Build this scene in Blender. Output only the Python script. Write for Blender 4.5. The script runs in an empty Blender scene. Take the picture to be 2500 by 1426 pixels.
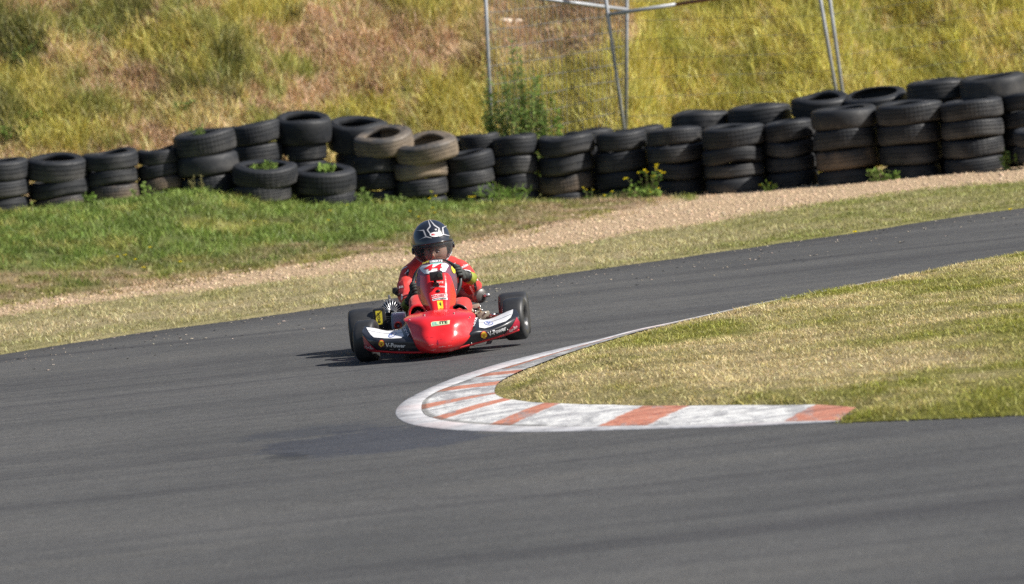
import bpy, bmesh, math, random
import numpy as np
from mathutils import Vector, Matrix
from mathutils.bvhtree import BVHTree

random.seed(7)
rng = np.random.default_rng(11)
SC = bpy.context.scene
COL = SC.collection
R_ = math.radians

# ------------------------------------------------------------------ camera
F = 11200.0           # focal length in photo pixels (photo 2500 x 1426)
CAMZ = 1.83
PITCH = math.atan(601.0 / F)
ROLL = R_(6.0)
cam_d = bpy.data.cameras.new("camera")
cam = bpy.data.objects.new("camera", cam_d)
COL.objects.link(cam)
SC.camera = cam
cam_d.sensor_width = 36.0
cam_d.lens = 36.0 * F / 2500.0
cam_d.clip_start = 0.5
cam_d.clip_end = 2000.0
_fw = Vector((0, math.cos(PITCH), -math.sin(PITCH)))
_up0 = Vector((0, math.sin(PITCH), math.cos(PITCH)))
_r0 = Vector((1, 0, 0))
_rt = _r0 * math.cos(ROLL) - _up0 * math.sin(ROLL)
_up = _r0 * math.sin(ROLL) + _up0 * math.cos(ROLL)
CAMP = Vector((0, 0, CAMZ))
_m = Matrix((( _rt.x, _up.x, -_fw.x, 0), (_rt.y, _up.y, -_fw.y, 0), (_rt.z, _up.z, -_fw.z, CAMZ), (0, 0, 0, 1)))
cam.matrix_world = _m
cam_d.dof.use_dof = True
cam_d.dof.focus_distance = 28.2
cam_d.dof.aperture_fstop = 4.0

# ------------------------------------------------------------------ sky and sun
SUN_EL, SUN_AZ = R_(40.0), R_(-15.0)      # azimuth from +X, minus = towards the camera
sun_dir = Vector((math.cos(SUN_EL) * math.cos(SUN_AZ), math.cos(SUN_EL) * math.sin(SUN_AZ), math.sin(SUN_EL)))
world = bpy.data.worlds.new("World")
SC.world = world
world.use_nodes = True
wn = world.node_tree
for n in list(wn.nodes):
    wn.nodes.remove(n)
sky = wn.nodes.new("ShaderNodeTexSky")
sky.sky_type = 'NISHITA'
sky.sun_disc = False
sky.sun_elevation = SUN_EL
sky.sun_rotation = math.atan2(sun_dir.x, sun_dir.y)
sky.air_density = 1.0
sky.dust_density = 1.2
bg = wn.nodes.new("ShaderNodeBackground")
bg.inputs[1].default_value = 0.06
wo = wn.nodes.new("ShaderNodeOutputWorld")
wn.links.new(sky.outputs[0], bg.inputs[0])
wn.links.new(bg.outputs[0], wo.inputs[0])
sun_l = bpy.data.lights.new("sun", 'SUN')
sun_l.energy = 4.9
sun_l.angle = R_(0.5)
sun_l.color = (1.0, 0.95, 0.87)
sun_o = bpy.data.objects.new("sun", sun_l)
COL.objects.link(sun_o)
sun_o.rotation_euler = (-sun_dir).to_track_quat('-Z', 'Y').to_euler()
sun_o.location = (10, -5, 20)

SC.view_settings.view_transform = 'Standard'
SC.view_settings.look = 'None'
SC.view_settings.gamma = 1.0
SC.view_settings.exposure = 0.6
SC.view_settings.use_curve_mapping = False
SC.render.engine = 'CYCLES'
SC.cycles.use_denoising = False
SC.cycles.max_bounces = 6
SC.cycles.transparent_max_bounces = 12
SC.cycles.sample_clamp_indirect = 6.0
SC.render.film_transparent = False
SC.render.filter_size = 1.5 if hasattr(SC.render, 'filter_size') else 1.5

# ------------------------------------------------------------------ pixel helpers (photo pixels -> places)
def ray(px, py):
    return _fw + _rt * ((px - 1250.0) / F) + _up * ((713.0 - py) / F)

def P(px, py, Y):
    d = ray(px, py)
    return CAMP + d * (Y / d.y)

def Pz(px, py, z=0.0):
    d = ray(px, py)
    return CAMP + d * ((z - CAMZ) / d.z)

def project(p):
    """numpy (n,3) -> px, py"""
    q = np.asarray(p, float) - np.array([0, 0, CAMZ])
    z = q @ np.array(_fw); x = q @ np.array(_rt); y = q @ np.array(_up)
    return 1250.0 + F * x / z, 713.0 - F * y / z

# ------------------------------------------------------------------ materials
def new_mat(name):
    m = bpy.data.materials.new(name)
    m.use_nodes = True
    nt = m.node_tree
    b = nt.nodes["Principled BSDF"]
    return m, nt, b

def N(nt, t, **kw):
    n = nt.nodes.new(t)
    for k, v in kw.items():
        setattr(n, k, v)
    return n

def noise(nt, scale, detail=4.0, rough=0.6, coord='Object', vec=None, mapscale=None, rot=None):
    if vec is None:
        tc = N(nt, "ShaderNodeTexCoord")
        vec = tc.outputs[coord]
    if mapscale is not None or rot is not None:
        mp = N(nt, "ShaderNodeMapping")
        if mapscale is not None:
            mp.inputs['Scale'].default_value = mapscale
        if rot is not None:
            mp.inputs['Rotation'].default_value = rot
        nt.links.new(vec, mp.inputs[0])
        vec = mp.outputs[0]
    n = N(nt, "ShaderNodeTexNoise")
    n.inputs['Scale'].default_value = scale
    n.inputs['Detail'].default_value = detail
    n.inputs['Roughness'].default_value = rough
    nt.links.new(vec, n.inputs['Vector'])
    return n.outputs[0]

def ramp(nt, fac, stops):
    r = N(nt, "ShaderNodeValToRGB")
    el = r.color_ramp.elements
    while len(el) > 1:
        el.remove(el[-1])
    el[0].position = stops[0][0]
    el[0].color = (*stops[0][1], 1) if len(stops[0][1]) == 3 else stops[0][1]
    for p, c in stops[1:]:
        e = el.new(p)
        e.color = (*c, 1) if len(c) == 3 else c
    nt.links.new(fac, r.inputs[0])
    return r.outputs[0]

def mixc(nt, fac, a, b, mode='MIX'):
    m = N(nt, "ShaderNodeMix", data_type='RGBA', blend_type=mode)
    for s, v in ((m.inputs[0], fac), (m.inputs[6], a), (m.inputs[7], b)):
        if isinstance(v, (int, float)):
            s.default_value = v
        elif isinstance(v, (tuple, list)):
            s.default_value = (*v, 1) if len(v) == 3 else v
        else:
            nt.links.new(v, s)
    return m.outputs[2]

def math_(nt, op, a, b=0.0, clamp=False):
    m = N(nt, "ShaderNodeMath", operation=op, use_clamp=clamp)
    for s, v in ((m.inputs[0], a), (m.inputs[1], b)):
        if isinstance(v, (int, float)):
            s.default_value = v
        else:
            nt.links.new(v, s)
    return m.outputs[0]

def bump(nt, b, h, strength=0.3, dist=0.01):
    n = N(nt, "ShaderNodeBump")
    n.inputs['Strength'].default_value = strength
    n.inputs['Distance'].default_value = dist
    nt.links.new(h, n.inputs['Height'])
    nt.links.new(n.outputs[0], b.inputs['Normal'])

def simple(name, col, rough=0.5, metal=0.0, var=0.12, nscale=25.0, bmp=0.0, coat=0.0, spec=0.5):
    """painted / moulded surface with slight procedural colour, dirt and roughness variation"""
    m, nt, b = new_mat(name)
    n1 = noise(nt, nscale, 5)
    dark = tuple(c * (1 - var) for c in col)
    lite = tuple(min(1, c * (1 + var) + 0.01 * var) for c in col)
    c = ramp(nt, n1, [(0.3, dark), (0.7, lite)])
    nt.links.new(c, b.inputs['Base Color'])
    rr = ramp(nt, noise(nt, nscale * 2.3, 3), [(0.3, (max(0, rough - 0.1),) * 3), (0.7, (min(1, rough + 0.1),) * 3)])
    nt.links.new(rr, b.inputs['Roughness'])
    b.inputs['Metallic'].default_value = metal
    b.inputs['Specular IOR Level'].default_value = spec
    b.inputs['Coat Weight'].default_value = coat
    b.inputs['Coat Roughness'].default_value = 0.08
    if bmp:
        bump(nt, b, noise(nt, nscale * 4, 4), bmp, 0.002)
    return m

# ------------------------------------------------------------------ objects
def link(o):
    COL.objects.link(o)
    return o

def tag(o, label=None, cat=None, group=None, kind=None):
    if label: o["label"] = label
    if cat: o["category"] = cat
    if group: o["group"] = group
    if kind: o["kind"] = kind
    return o

def thing(name, label, cat, loc=(0, 0, 0), group=None):
    o = bpy.data.objects.new(name, None)
    o.empty_display_size = 0.1
    o.location = loc
    link(o)
    return tag(o, label, cat, group)

class MB:
    """collects vertices and faces (world coordinates), then links them as one mesh object"""
    def __init__(s):
        s.v, s.f, s.mi = [], [], []
    def add(s, vs, fs, mi=0):
        o = len(s.v)
        s.v.extend([tuple(v) for v in vs])
        s.f.extend([tuple(i + o for i in f) for f in fs])
        s.mi.extend([mi] * len(fs))
        return s
    def box(s, c, size, rot=None, mi=0, bev=0.0):
        c = Vector(c); hx, hy, hz = [q / 2 for q in size]
        bm = bmesh.new()
        bmesh.ops.create_cube(bm, size=1.0)
        for v in bm.verts:
            v.co = Vector((v.co.x * hx * 2, v.co.y * hy * 2, v.co.z * hz * 2))
        if bev:
            bmesh.ops.bevel(bm, geom=list(bm.edges), offset=bev, segments=2, affect='EDGES', profile=0.6)
        M = Matrix.Translation(c) @ (rot.to_4x4() if rot is not None else Matrix.Identity(4))
        bm.verts.index_update()
        s.add([M @ v.co for v in bm.verts], [[v.index for v in f.verts] for f in bm.faces], mi)
        bm.free()
        return s
    def tube(s, pts, r, seg=10, cap=True, mi=0):
        pts = [Vector(p) for p in pts]
        rs = r if isinstance(r, (list, tuple)) else [r] * len(pts)
        vs, fs = [], []
        prev = None
        for i, p in enumerate(pts):
            d = (pts[min(i + 1, len(pts) - 1)] - pts[max(i - 1, 0)])
            if d.length < 1e-9: d = Vector((0, 0, 1))
            d.normalize()
            if prev is None:
                a = Vector((0, 0, 1)) if abs(d.z) < 0.9 else Vector((1, 0, 0))
                x = d.cross(a).normalized()
            else:
                x = (prev - d * prev.dot(d)).normalized()
            prev = x
            y = d.cross(x)
            for k in range(seg):
                t = 2 * math.pi * k / seg
                vs.append(p + (x * math.cos(t) + y * math.sin(t)) * rs[i])
        for i in range(len(pts) - 1):
            for k in range(seg):
                a = i * seg + k; b = i * seg + (k + 1) % seg
                fs.append((a, b, b + seg, a + seg))
        if cap:
            fs.append(tuple(range(seg))[::-1])
            o = (len(pts) - 1) * seg
            fs.append(tuple(o + k for k in range(seg)))
        return s.add(vs, fs, mi)
    def lathe(s, prof, c, axis=(0, 0, 1), seg=32, mi=0, closed=False):
        """prof: list of (radius, height along axis)"""
        c = Vector(c); d = Vector(axis).normalized()
        a = Vector((0, 0, 1)) if abs(d.z) < 0.9 else Vector((1, 0, 0))
        x = d.cross(a).normalized(); y = d.cross(x)
        vs, fs = [], []
        n = len(prof)
        for k in range(seg):
            t = 2 * math.pi * k / seg
            e = x * math.cos(t) + y * math.sin(t)
            for r, h in prof:
                vs.append(c + e * r + d * h)
        for k in range(seg):
            k2 = (k + 1) % seg
            for i in range(n if closed else n - 1):
                j = (i + 1) % n
                fs.append((k * n + i, k * n + j, k2 * n + j, k2 * n + i))
        return s.add(vs, fs, mi)
    def ell(s, c, rad, rot=None, nu=16, nv=10, mi=0):
        c = Vector(c); vs, fs = [], []
        for j in range(nv + 1):
            ph = math.pi * j / nv
            for i in range(nu):
                th = 2 * math.pi * i / nu
                p = Vector((rad[0] * math.sin(ph) * math.cos(th), rad[1] * math.sin(ph) * math.sin(th), rad[2] * math.cos(ph)))
                if rot is not None: p = rot @ p
                vs.append(c + p)
        for j in range(nv):
            for i in range(nu):
                a = j * nu + i; b = j * nu + (i + 1) % nu
                fs.append((a, a + nu, b + nu, b))
        return s.add(vs, fs, mi)
    def build(s, name, mats, parent=None, origin=None, smooth=True, auto=None):
        if not isinstance(mats, (list, tuple)): mats = [mats]
        if origin is None:
            origin = parent.matrix_basis.translation if parent is not None else (0, 0, 0)
            if parent is not None and parent.parent is not None:
                origin = Vector(origin) + parent.parent.matrix_basis.translation
        origin = Vector(origin)
        me = bpy.data.meshes.new(name)
        me.from_pydata([tuple(Vector(v) - origin) for v in s.v], [], s.f)
        for m in mats: me.materials.append(m)
        if len(mats) > 1: me.polygons.foreach_set("material_index", s.mi)
        bm = bmesh.new(); bm.from_mesh(me)
        bmesh.ops.remove_doubles(bm, verts=bm.verts, dist=1e-5)
        bmesh.ops.recalc_face_normals(bm, faces=bm.faces)
        bm.to_mesh(me); bm.free()
        me.polygons.foreach_set("use_smooth", [smooth] * len(me.polygons))
        if smooth and auto is not None:
            try: me.set_sharp_from_angle(angle=R_(auto))
            except Exception: pass
        me.update()
        o = bpy.data.objects.new(name, me)
        link(o)
        if parent is not None:
            o.parent = parent
        else:
            o.location = origin
        return o

# ------------------------------------------------------------------ value noise
_perm = rng.random((256, 256))
def vnoise(x, y):
    x = np.asarray(x, float); y = np.asarray(y, float)
    xi = np.floor(x).astype(int); yi = np.floor(y).astype(int)
    fx = x - xi; fy = y - yi
    fx = fx * fx * (3 - 2 * fx); fy = fy * fy * (3 - 2 * fy)
    g = lambda a, b: _perm[a % 256, b % 256]
    return (g(xi, yi) * (1 - fx) + g(xi + 1, yi) * fx) * (1 - fy) + (g(xi, yi + 1) * (1 - fx) + g(xi + 1, yi + 1) * fx) * fy

def fbm(x, y, o=4, s=1.0):
    t = 0; a = 1; w = 0
    for i in range(o):
        t = t + a * vnoise(x * s + 17.3 * i, y * s + 9.1 * i); w += a
        a *= 0.55; s *= 2.03
    return t / w

def sstep(a, b, x):
    t = np.clip((x - a) / (b - a), 0, 1)
    return t * t * (3 - 2 * t)

# ------------------------------------------------------------------ plan of the ground
def curve_from_px(pts, z=0.0):
    w = [Pz(x, y, z) for x, y in pts]
    w.sort(key=lambda v: v.x)
    xs = np.array([v.x for v in w]); ys = np.array([v.y for v in w])
    def f(x):
        x = np.asarray(x, float)
        y = np.interp(x, xs, ys)
        sl = (ys[1] - ys[0]) / (xs[1] - xs[0]) * 0.6
        sr = (ys[-1] - ys[-2]) / (xs[-1] - xs[-2]) * 0.6
        y = np.where(x < xs[0], ys[0] + (x - xs[0]).clip(-20, 0) * sl, y)
        y = np.where(x > xs[-1], ys[-1] + (x - xs[-1]).clip(0, 20) * sr, y)
        return y
    return f

Ef = curve_from_px([(0, 867), (288, 821), (592, 780), (800, 751), (1178, 699), (1380, 669), (1565, 643), (1700, 624), (1908, 594), (2052, 575), (2308, 534), (2500, 508)])
G1 = curve_from_px([(0, 776), (288, 733), (544, 703), (800, 668), (1100, 642), (1300, 612), (1500, 580), (1700, 548), (1908, 514), (2116, 482), (2340, 454), (2500, 441)], 0.01)
G2 = curve_from_px([(0, 748), (160, 722), (352, 696), (544, 671), (800, 635), (1100, 598), (1300, 556), (1500, 518), (1700, 474), (1892, 452), (2020, 441), (2180, 424), (2340, 399), (2500, 383)], 0.02)

def wallY(px):
    return float(np.interp(px, [-200, 140, 500, 1000, 1400, 1900, 2370, 2700], [48.2, 48.6, 48.9, 49.6, 50.0, 49.0, 48.0, 47.6]))
WB = [(148, 508), (510, 465), (645, 492), (790, 497), (1030, 494), (1150, 500), (1260, 490), (1382, 492), (1520, 476), (1650, 458), (1790, 446), (1930, 432), (2060, 428), (2220, 406), (2375, 392), (2500, 380)]
_w = [P(x, y, wallY(x)) for x, y in WB]
_wx = np.array([v.x for v in _w]); _wz = np.array([v.z for v in _w]); _wy = np.array([v.y for v in _w])
def Wy(x): return np.interp(x, _wx, _wy) - 0.3
def Wz(x): return np.interp(x, _wx, _wz)

def height(x, y):
    x = np.asarray(x, float); y = np.asarray(y, float)
    e = Ef(x); g = np.maximum(G2(x), e + 1.0); w = np.maximum(Wy(x), g + 1.0); wz = Wz(x)
    h = np.where(y < e, -0.03, 0.012)
    h = np.where((y >= e - 0.05) & (y < e + 0.05), -0.03 + 0.042 * (y - e + 0.05) / 0.1, h)
    t = sstep(0.0, 1.0, (y - g) / (w - g))
    h = np.where(y > g, 0.012 + (wz - 0.012) * t, h)
    # bank behind the tyre wall
    bt = np.clip(y - (w + 2.2), 0, 22)
    h = np.where(y > w, wz + 0.0 * y, h)
    h = h + bt * 0.62
    und = (fbm(x * 0.7, y * 0.7, 3) - 0.5)
    h = h + np.where(y > e + 0.3, und * (0.05 + 0.35 * np.clip(bt, 0, 2)), 0)
    return h

# blobs of growth, given where the photo shows them: (px, py, rx, ry, kind)
YG, DG, ST, PK, GR = (0.53, 0.475, 0.135), (0.16, 0.17, 0.055), (0.70, 0.55, 0.30), (0.56, 0.385, 0.26), (0.28, 0.31, 0.075)
BLOBS = [(640, 45, 90, 55, YG), (420, 110, 120, 45, YG), (530, 180, 100, 45, YG), (60, 225, 100, 50, YG), (130, 300, 80, 70, YG),
         (1020, 25, 110, 45, YG), (1110, 250, 150, 80, YG), (860, 290, 160, 40, YG), (1150, 60, 60, 40, YG),
         (40, 70, 70, 70, DG), (215, 60, 80, 45, DG), (300, 30, 60, 45, DG), (430, 240, 70, 40, DG), (560, 165, 45, 60, DG),
         (235, 250, 40, 50, DG), (20, 300, 40, 55, DG), (720, 160, 60, 35, GR), (170, 330, 120, 40, YG),
         (110, 30, 100, 35, PK), (350, 210, 90, 35, PK), (260, 235, 110, 45, PK), (460, 280, 130, 40, ST), (800, 110, 200, 50, PK), (700, 250, 120, 40, PK), (980, 130, 160, 60, PK), (1300, 70, 200, 60, PK), (880, 50, 120, 40, PK)]

def bank_color(px, py, n1, n2):
    n = len(px)
    c = np.zeros((n, 3))
    right = sstep(1050, 1420, px + 260 * (n1 - 0.5) - (py < 140) * (140 - py) * 2.2 * (px < 1500) + (py - 160) * 1.2)
    base_l = np.where((n2 > 0.53)[:, None], np.array(ST) * 0.92, np.array(PK))
    base_l = np.where((n1 > 0.60)[:, None], np.array(GR) * 0.8 + np.array(ST) * 0.25, base_l)
    base_r = np.where((n2 > 0.60)[:, None], np.array((0.70, 0.56, 0.25)), np.array(YG) * 1.08)
    base_r = np.where((n1 > 0.62)[:, None], np.array(YG) * 0.6 + np.array(GR) * 0.4, base_r)
    c = base_l * (1 - right[:, None]) + base_r * right[:, None]
    for bx, by, rx, ry, k in BLOBS:
        d = ((px - bx) / rx) ** 2 + ((py - by) / ry) ** 2 + (n1 - 0.5) * 3.4 + (n2 - 0.5) * 3.0
        m = 0.95 * (1 - sstep(0.5, 1.5, d))[:, None]
        c = c * (1 - m) + np.array(k) * m
    return c

def ground_color(x, y, z):
    """albedo of the soil and of what grows on it, by place"""
    p = np.stack([x, y, z], 1)
    px, py = project(p)
    n1 = fbm(x * 1.3 + 5, y * 1.3, 4); n2 = fbm(x * 4.1, y * 4.1 + 31, 3); n3 = fbm(x * 0.5 + 60, y * 0.5, 3)
    e, g1, g2, w = Ef(x), G1(x), G2(x), Wy(x)
    bank = bank_color(px, py, n1, n2)
    # verge between asphalt and gravel: dry, greener at the asphalt and to the right
    t = (y - e) / np.maximum(g1 - e, 0.1)
    gr = np.clip(0.25 + 0.9 * (n1 - 0.45) + 0.5 * (n2 - 0.5) + 0.45 * sstep(1500, 2100, px) + 0.25 * (1 - sstep(0, 0.35, t)), 0, 1)[:, None]
    verge = np.array((0.54, 0.46, 0.28)) * (1 - gr) + np.array((0.26, 0.275, 0.08)) * gr
    # slope under the tyres: rich green on the left, patchy to the right and toward the gravel
    s = (y - g2) / np.maximum(w - g2, 0.1)
    lush = np.clip(sstep(0.12, 0.42, s + (n1 - 0.5) * 0.5) * (1 - sstep(900, 1450, px)) + 0.55 * (1 - sstep(900, 1450, px)) * (n1 - 0.35) * 2, 0, 1)
    lush = np.clip(lush + sstep(0.6, 1.0, s) * sstep(900, 1300, px) * 0.8 * (n2 + 0.2), 0, 1)[:, None]
    dry = np.array((0.42, 0.31, 0.20)) * (1 - sstep(0.45, 0.62, n2)[:, None]) + np.array((0.27, 0.25, 0.08)) * sstep(0.45, 0.62, n2)[:, None]
    lc = np.array((0.165, 0.225, 0.055)) * (0.8 + 0.5 * n2[:, None])
    yl = 0.8 * sstep(0.54, 0.70, fbm(x * 2.6, y * 2.2 + 77, 3))[:, None]
    lc = lc * (1 - yl) + np.array((0.34, 0.33, 0.10)) * yl
    slope = dry * (1 - lush) + lc * lush
    grav = np.array((0.52, 0.38, 0.25)) * (0.85 + 0.3 * n2[:, None])
    jit = (n2 - 0.5) * 0.6
    c = verge
    c = np.where((y > g1 + jit)[:, None], grav, c)
    c = np.where((y > g2 + jit * 1.5)[:, None], slope, c)
    c = np.where((y > w + 0.7)[:, None], bank, c)
    return c, px, py, lush[:, 0]

# ------------------------------------------------------------------ ground sheet
def build_ground():
    xs = np.concatenate([np.linspace(-70, -12, 20), np.linspace(-11, 11, 380), np.linspace(12, 70, 20)])
    def row(f): return np.stack([xs, f], 1)
    rows = []
    for yy in (-30, 0, 10, 18):
        rows.append(np.full_like(xs, yy))
    e = Ef(xs); w = np.maximum(Wy(xs), e + 3)
    rows += [e - 1.0, e - 0.05, e + 0.05]
    for t in np.linspace(0.01, 1, 190): rows.append(e + 0.05 + (w - e) * t)
    for t in np.linspace(0.02, 1, 170) : rows.append(w + 0.05 + t * 12)
    for t in (14, 18, 24, 40, 90, 160): rows.append(w + t)
    Y = np.array(rows); X = np.tile(xs, (len(rows), 1))
    x = X.ravel(); y = Y.ravel()
    z = height(x, y)
    nr, nc = X.shape
    i = np.arange(nr - 1)[:, None] * nc + np.arange(nc - 1)[None, :]
    q = np.stack([i, i + 1, i + nc + 1, i + nc], -1).reshape(-1, 4)
    me = mesh_np("ground", np.stack([x, y, z], 1), q)
    c, _, _, _ = ground_color(x, y, z)
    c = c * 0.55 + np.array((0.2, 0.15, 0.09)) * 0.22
    gm = (y > G1(x)) & (y < G2(x) + 0.3)
    c = np.where(gm[:, None], np.array((0.46, 0.34, 0.225)), c)
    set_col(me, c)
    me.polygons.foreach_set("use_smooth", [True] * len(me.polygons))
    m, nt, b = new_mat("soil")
    at = N(nt, "ShaderNodeAttribute", attribute_name="col")
    n = noise(nt, 14, 8, 0.7)
    c1 = mixc(nt, 1.0, at.outputs[0], ramp(nt, n, [(0.3, (0.6, 0.6, 0.6)), (0.7, (1.25, 1.22, 1.15))]), 'MULTIPLY')
    nt.links.new(c1, b.inputs['Base Color'])
    b.inputs['Roughness'].default_value = 0.95
    b.inputs['Specular IOR Level'].default_value = 0.2
    bump(nt, b, noise(nt, 30, 6, 0.7), 0.8, 0.03)
    me.materials.append(m)
    o = bpy.data.objects.new("ground", me); link(o)
    tag(o, "earth ground under the verge, gravel strip and grassy bank", None, None, "structure")
    return o

def mesh_np(name, v, faces):
    me = bpy.data.meshes.new(name)
    v = np.asarray(v, np.float32); faces = np.asarray(faces, np.int32)
    k = faces.shape[1]; nf = len(faces)
    me.vertices.add(len(v)); me.vertices.foreach_set("co", v.ravel())
    me.loops.add(nf * k); me.loops.foreach_set("vertex_index", faces.ravel())
    me.polygons.add(nf)
    me.polygons.foreach_set("loop_start", np.arange(nf, dtype=np.int32) * k)
    me.polygons.foreach_set("loop_total", np.full(nf, k, np.int32))
    me.update(calc_edges=True)
    return me

def set_col(me, c):
    a = me.color_attributes.new("col", 'FLOAT_COLOR', 'POINT')
    cc = np.ones((len(me.vertices), 4), np.float32); cc[:, :3] = c
    a.data.foreach_set("color", cc.ravel())

ground = build_ground()

# ------------------------------------------------------------------ asphalt
def build_track():
    xs = np.concatenate([np.linspace(-60, -8, 30), np.linspace(-7.8, 7.8, 160), np.linspace(8, 60, 30)])
    e = Ef(xs)
    wob = (fbm(xs * 3, xs * 0 + 4, 3) - 0.5) * 0.16
    rows = [np.full_like(xs, -25.0), np.full_like(xs, 5.0)] + [5 + (e - 5) * t for t in np.linspace(0.03, 0.97, 60)] + [e + wob]
    Y = np.array(rows); X = np.tile(xs, (len(rows), 1)); nr, nc = X.shape
    v = np.stack([X.ravel(), Y.ravel(), np.zeros(X.size)], 1)
    v[-nc:, 2] = 0.002
    i = np.arange(nr - 1)[:, None] * nc + np.arange(nc - 1)[None, :]
    me = mesh_np("track", v, np.stack([i, i + 1, i + nc + 1, i + nc], -1).reshape(-1, 4))
    d = (Ef(X.ravel()) - Y.ravel())
    set_col(me, np.stack([np.clip(d / 8, 0, 1)] * 3, 1))
    m, nt, b = new_mat("asphalt")
    tc = N(nt, "ShaderNodeTexCoord"); P_ = tc.outputs['Object']
    at = N(nt, "ShaderNodeAttribute", attribute_name="col")
    big = noise(nt, 0.5, 4, 0.55)
    c = ramp(nt, big, [(0.3, (0.061, 0.0625, 0.0655)), (0.7, (0.083, 0.0835, 0.0855))])
    # worn racing line streaks that follow the corner
    st = noise(nt, 1.0, 5, 0.6, mapscale=(0.12, 1.5, 1), rot=(0, 0, R_(-24)))
    c = mixc(nt, 1.0, c, ramp(nt, st, [(0.32, (0.66, 0.66, 0.70)), (0.5, (1, 1, 1)), (0.70, (1.16, 1.14, 1.10))]), 'MULTIPLY')
    st2 = noise(nt, 5.0, 4, 0.6, mapscale=(0.05, 1.6, 1), rot=(0, 0, R_(-33)))
    c = mixc(nt, 0.8, c, ramp(nt, st2, [(0.3, (0.82, 0.82, 0.84)), (0.55, (1, 1, 1)), (0.75, (1.06, 1.05, 1.04))]), 'MULTIPLY')
    # stone grain
    g = noise(nt, 170, 4, 0.8)
    c = mixc(nt, 1.0, c, ramp(nt, g, [(0.28, (0.4, 0.4, 0.4)), (0.5, (1, 1, 1)), (0.72, (1.9, 1.86, 1.8))]), 'MULTIPLY')
    g3 = noise(nt, 9, 5, 0.7)
    c = mixc(nt, 1.0, c, ramp(nt, g3, [(0.3, (0.82, 0.82, 0.83)), (0.7, (1.16, 1.16, 1.15))]), 'MULTIPLY')
    g2 = noise(nt, 45, 3, 0.7)
    c = mixc(nt, 1.0, c, ramp(nt, g2, [(0.3, (0.66, 0.66, 0.66)), (0.7, (1.36, 1.36, 1.34))]), 'MULTIPLY')
    # dark smear of rubber dust along the outer edge
    ed = ramp(nt, at.outputs[0], [(0.0, (0.55, 0.55, 0.58)), (0.06, (0.66, 0.66, 0.69)), (0.14, (1, 1, 1))])
    c = mixc(nt, 0.8, c, ed, 'MULTIPLY')
    # old sealing patch: smooth dark bitumen by the kerb
    def stain(c, px, py, L, W_, rot, col, lo=0.75, hi=1.0, ns=3.0):
        w = Pz(px, py)
        mp = N(nt, "ShaderNodeMapping", vector_type='TEXTURE')
        mp.inputs['Location'].default_value = w
        mp.inputs['Rotation'].default_value = (0, 0, R_(rot))
        mp.inputs['Scale'].default_value = (L, W_, 1)
        nt.links.new(P_, mp.inputs[0])
        ln = N(nt, "ShaderNodeVectorMath", operation='LENGTH')
        nt.links.new(mp.outputs[0], ln.inputs[0])
        dd = math_(nt, 'ADD', ln.outputs['Value'], math_(nt, 'MULTIPLY', math_(nt, 'SUBTRACT', noise(nt, ns, 5, 0.65), 0.5), 1.3))
        f = ramp(nt, dd, [(lo, (1, 1, 1)), (hi, (0, 0, 0))])
        return mixc(nt, f, c, mixc(nt, 1.0, c, col, 'MULTIPLY'))
    c = stain(c, 935, 1075, 0.72, 0.85, 10, (0.60, 0.65, 0.80), 0.78, 0.92, 2.2)
    c = stain(c, 770, 1052, 0.45, 0.40, 20, (0.70, 0.74, 0.84), 0.6, 0.95, 4)
    c = stain(c, 700, 1115, 0.16, 0.42, 10, (0.62, 0.64, 0.68), 0.45, 0.7, 9)
    c = stain(c, 560, 1105, 0.5, 0.3, 12, (0.84, 0.84, 0.86), 0.5, 1.0, 4)
    # tyre marks
    for (x0, y0, x1, y1, w_, k) in ((0, 905, 900, 800, 0.035, 0.78), (0, 950, 1000, 850, 0.10, 0.86), (560, 1150, 1200, 1095, 0.05, 0.8), (0, 1010, 800, 930, 0.14, 0.86),
                                    (300, 1230, 2300, 1190, 0.10, 0.88), (1500, 700, 2500, 560, 0.12, 0.88), (1300, 780, 2500, 590, 0.15, 0.9)):
        a = Pz(x0, y0); bb = Pz(x1, y1); mid = (a + bb) / 2; ang = math.atan2(bb.y - a.y, bb.x - a.x)
        mp = N(nt, "ShaderNodeMapping", vector_type='TEXTURE')
        mp.inputs['Location'].default_value = mid; mp.inputs['Rotation'].default_value = (0, 0, ang)
        mp.inputs['Scale'].default_value = ((bb - a).length / 2, w_, 1)
        nt.links.new(P_, mp.inputs[0])
        ln = N(nt, "ShaderNodeVectorMath", operation='LENGTH'); nt.links.new(mp.outputs[0], ln.inputs[0])
        f = ramp(nt, math_(nt, 'ADD', ln.outputs['Value'], math_(nt, 'MULTIPLY', math_(nt, 'SUBTRACT', noise(nt, 2.5, 4), 0.5), 0.9)), [(0.3, (1, 1, 1)), (1.1, (0, 0, 0))])
        c = mixc(nt, f, c, mixc(nt, 1.0, c, (k, k, k * 1.02), 'MULTIPLY'))
    nt.links.new(c, b.inputs['Base Color'])
    nt.links.new(ramp(nt, g2, [(0.2, (0.72,) * 3), (0.8, (0.9,) * 3)]), b.inputs['Roughness'])
    b.inputs['Specular IOR Level'].default_value = 0.35
    bump(nt, b, g, 0.55, 0.006)
    me.materials.append(m)
    o = bpy.data.objects.new("track", me); link(o)
    tag(o, "grey asphalt kart track curving round the kerb", None, None, "structure")

build_track()

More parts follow.
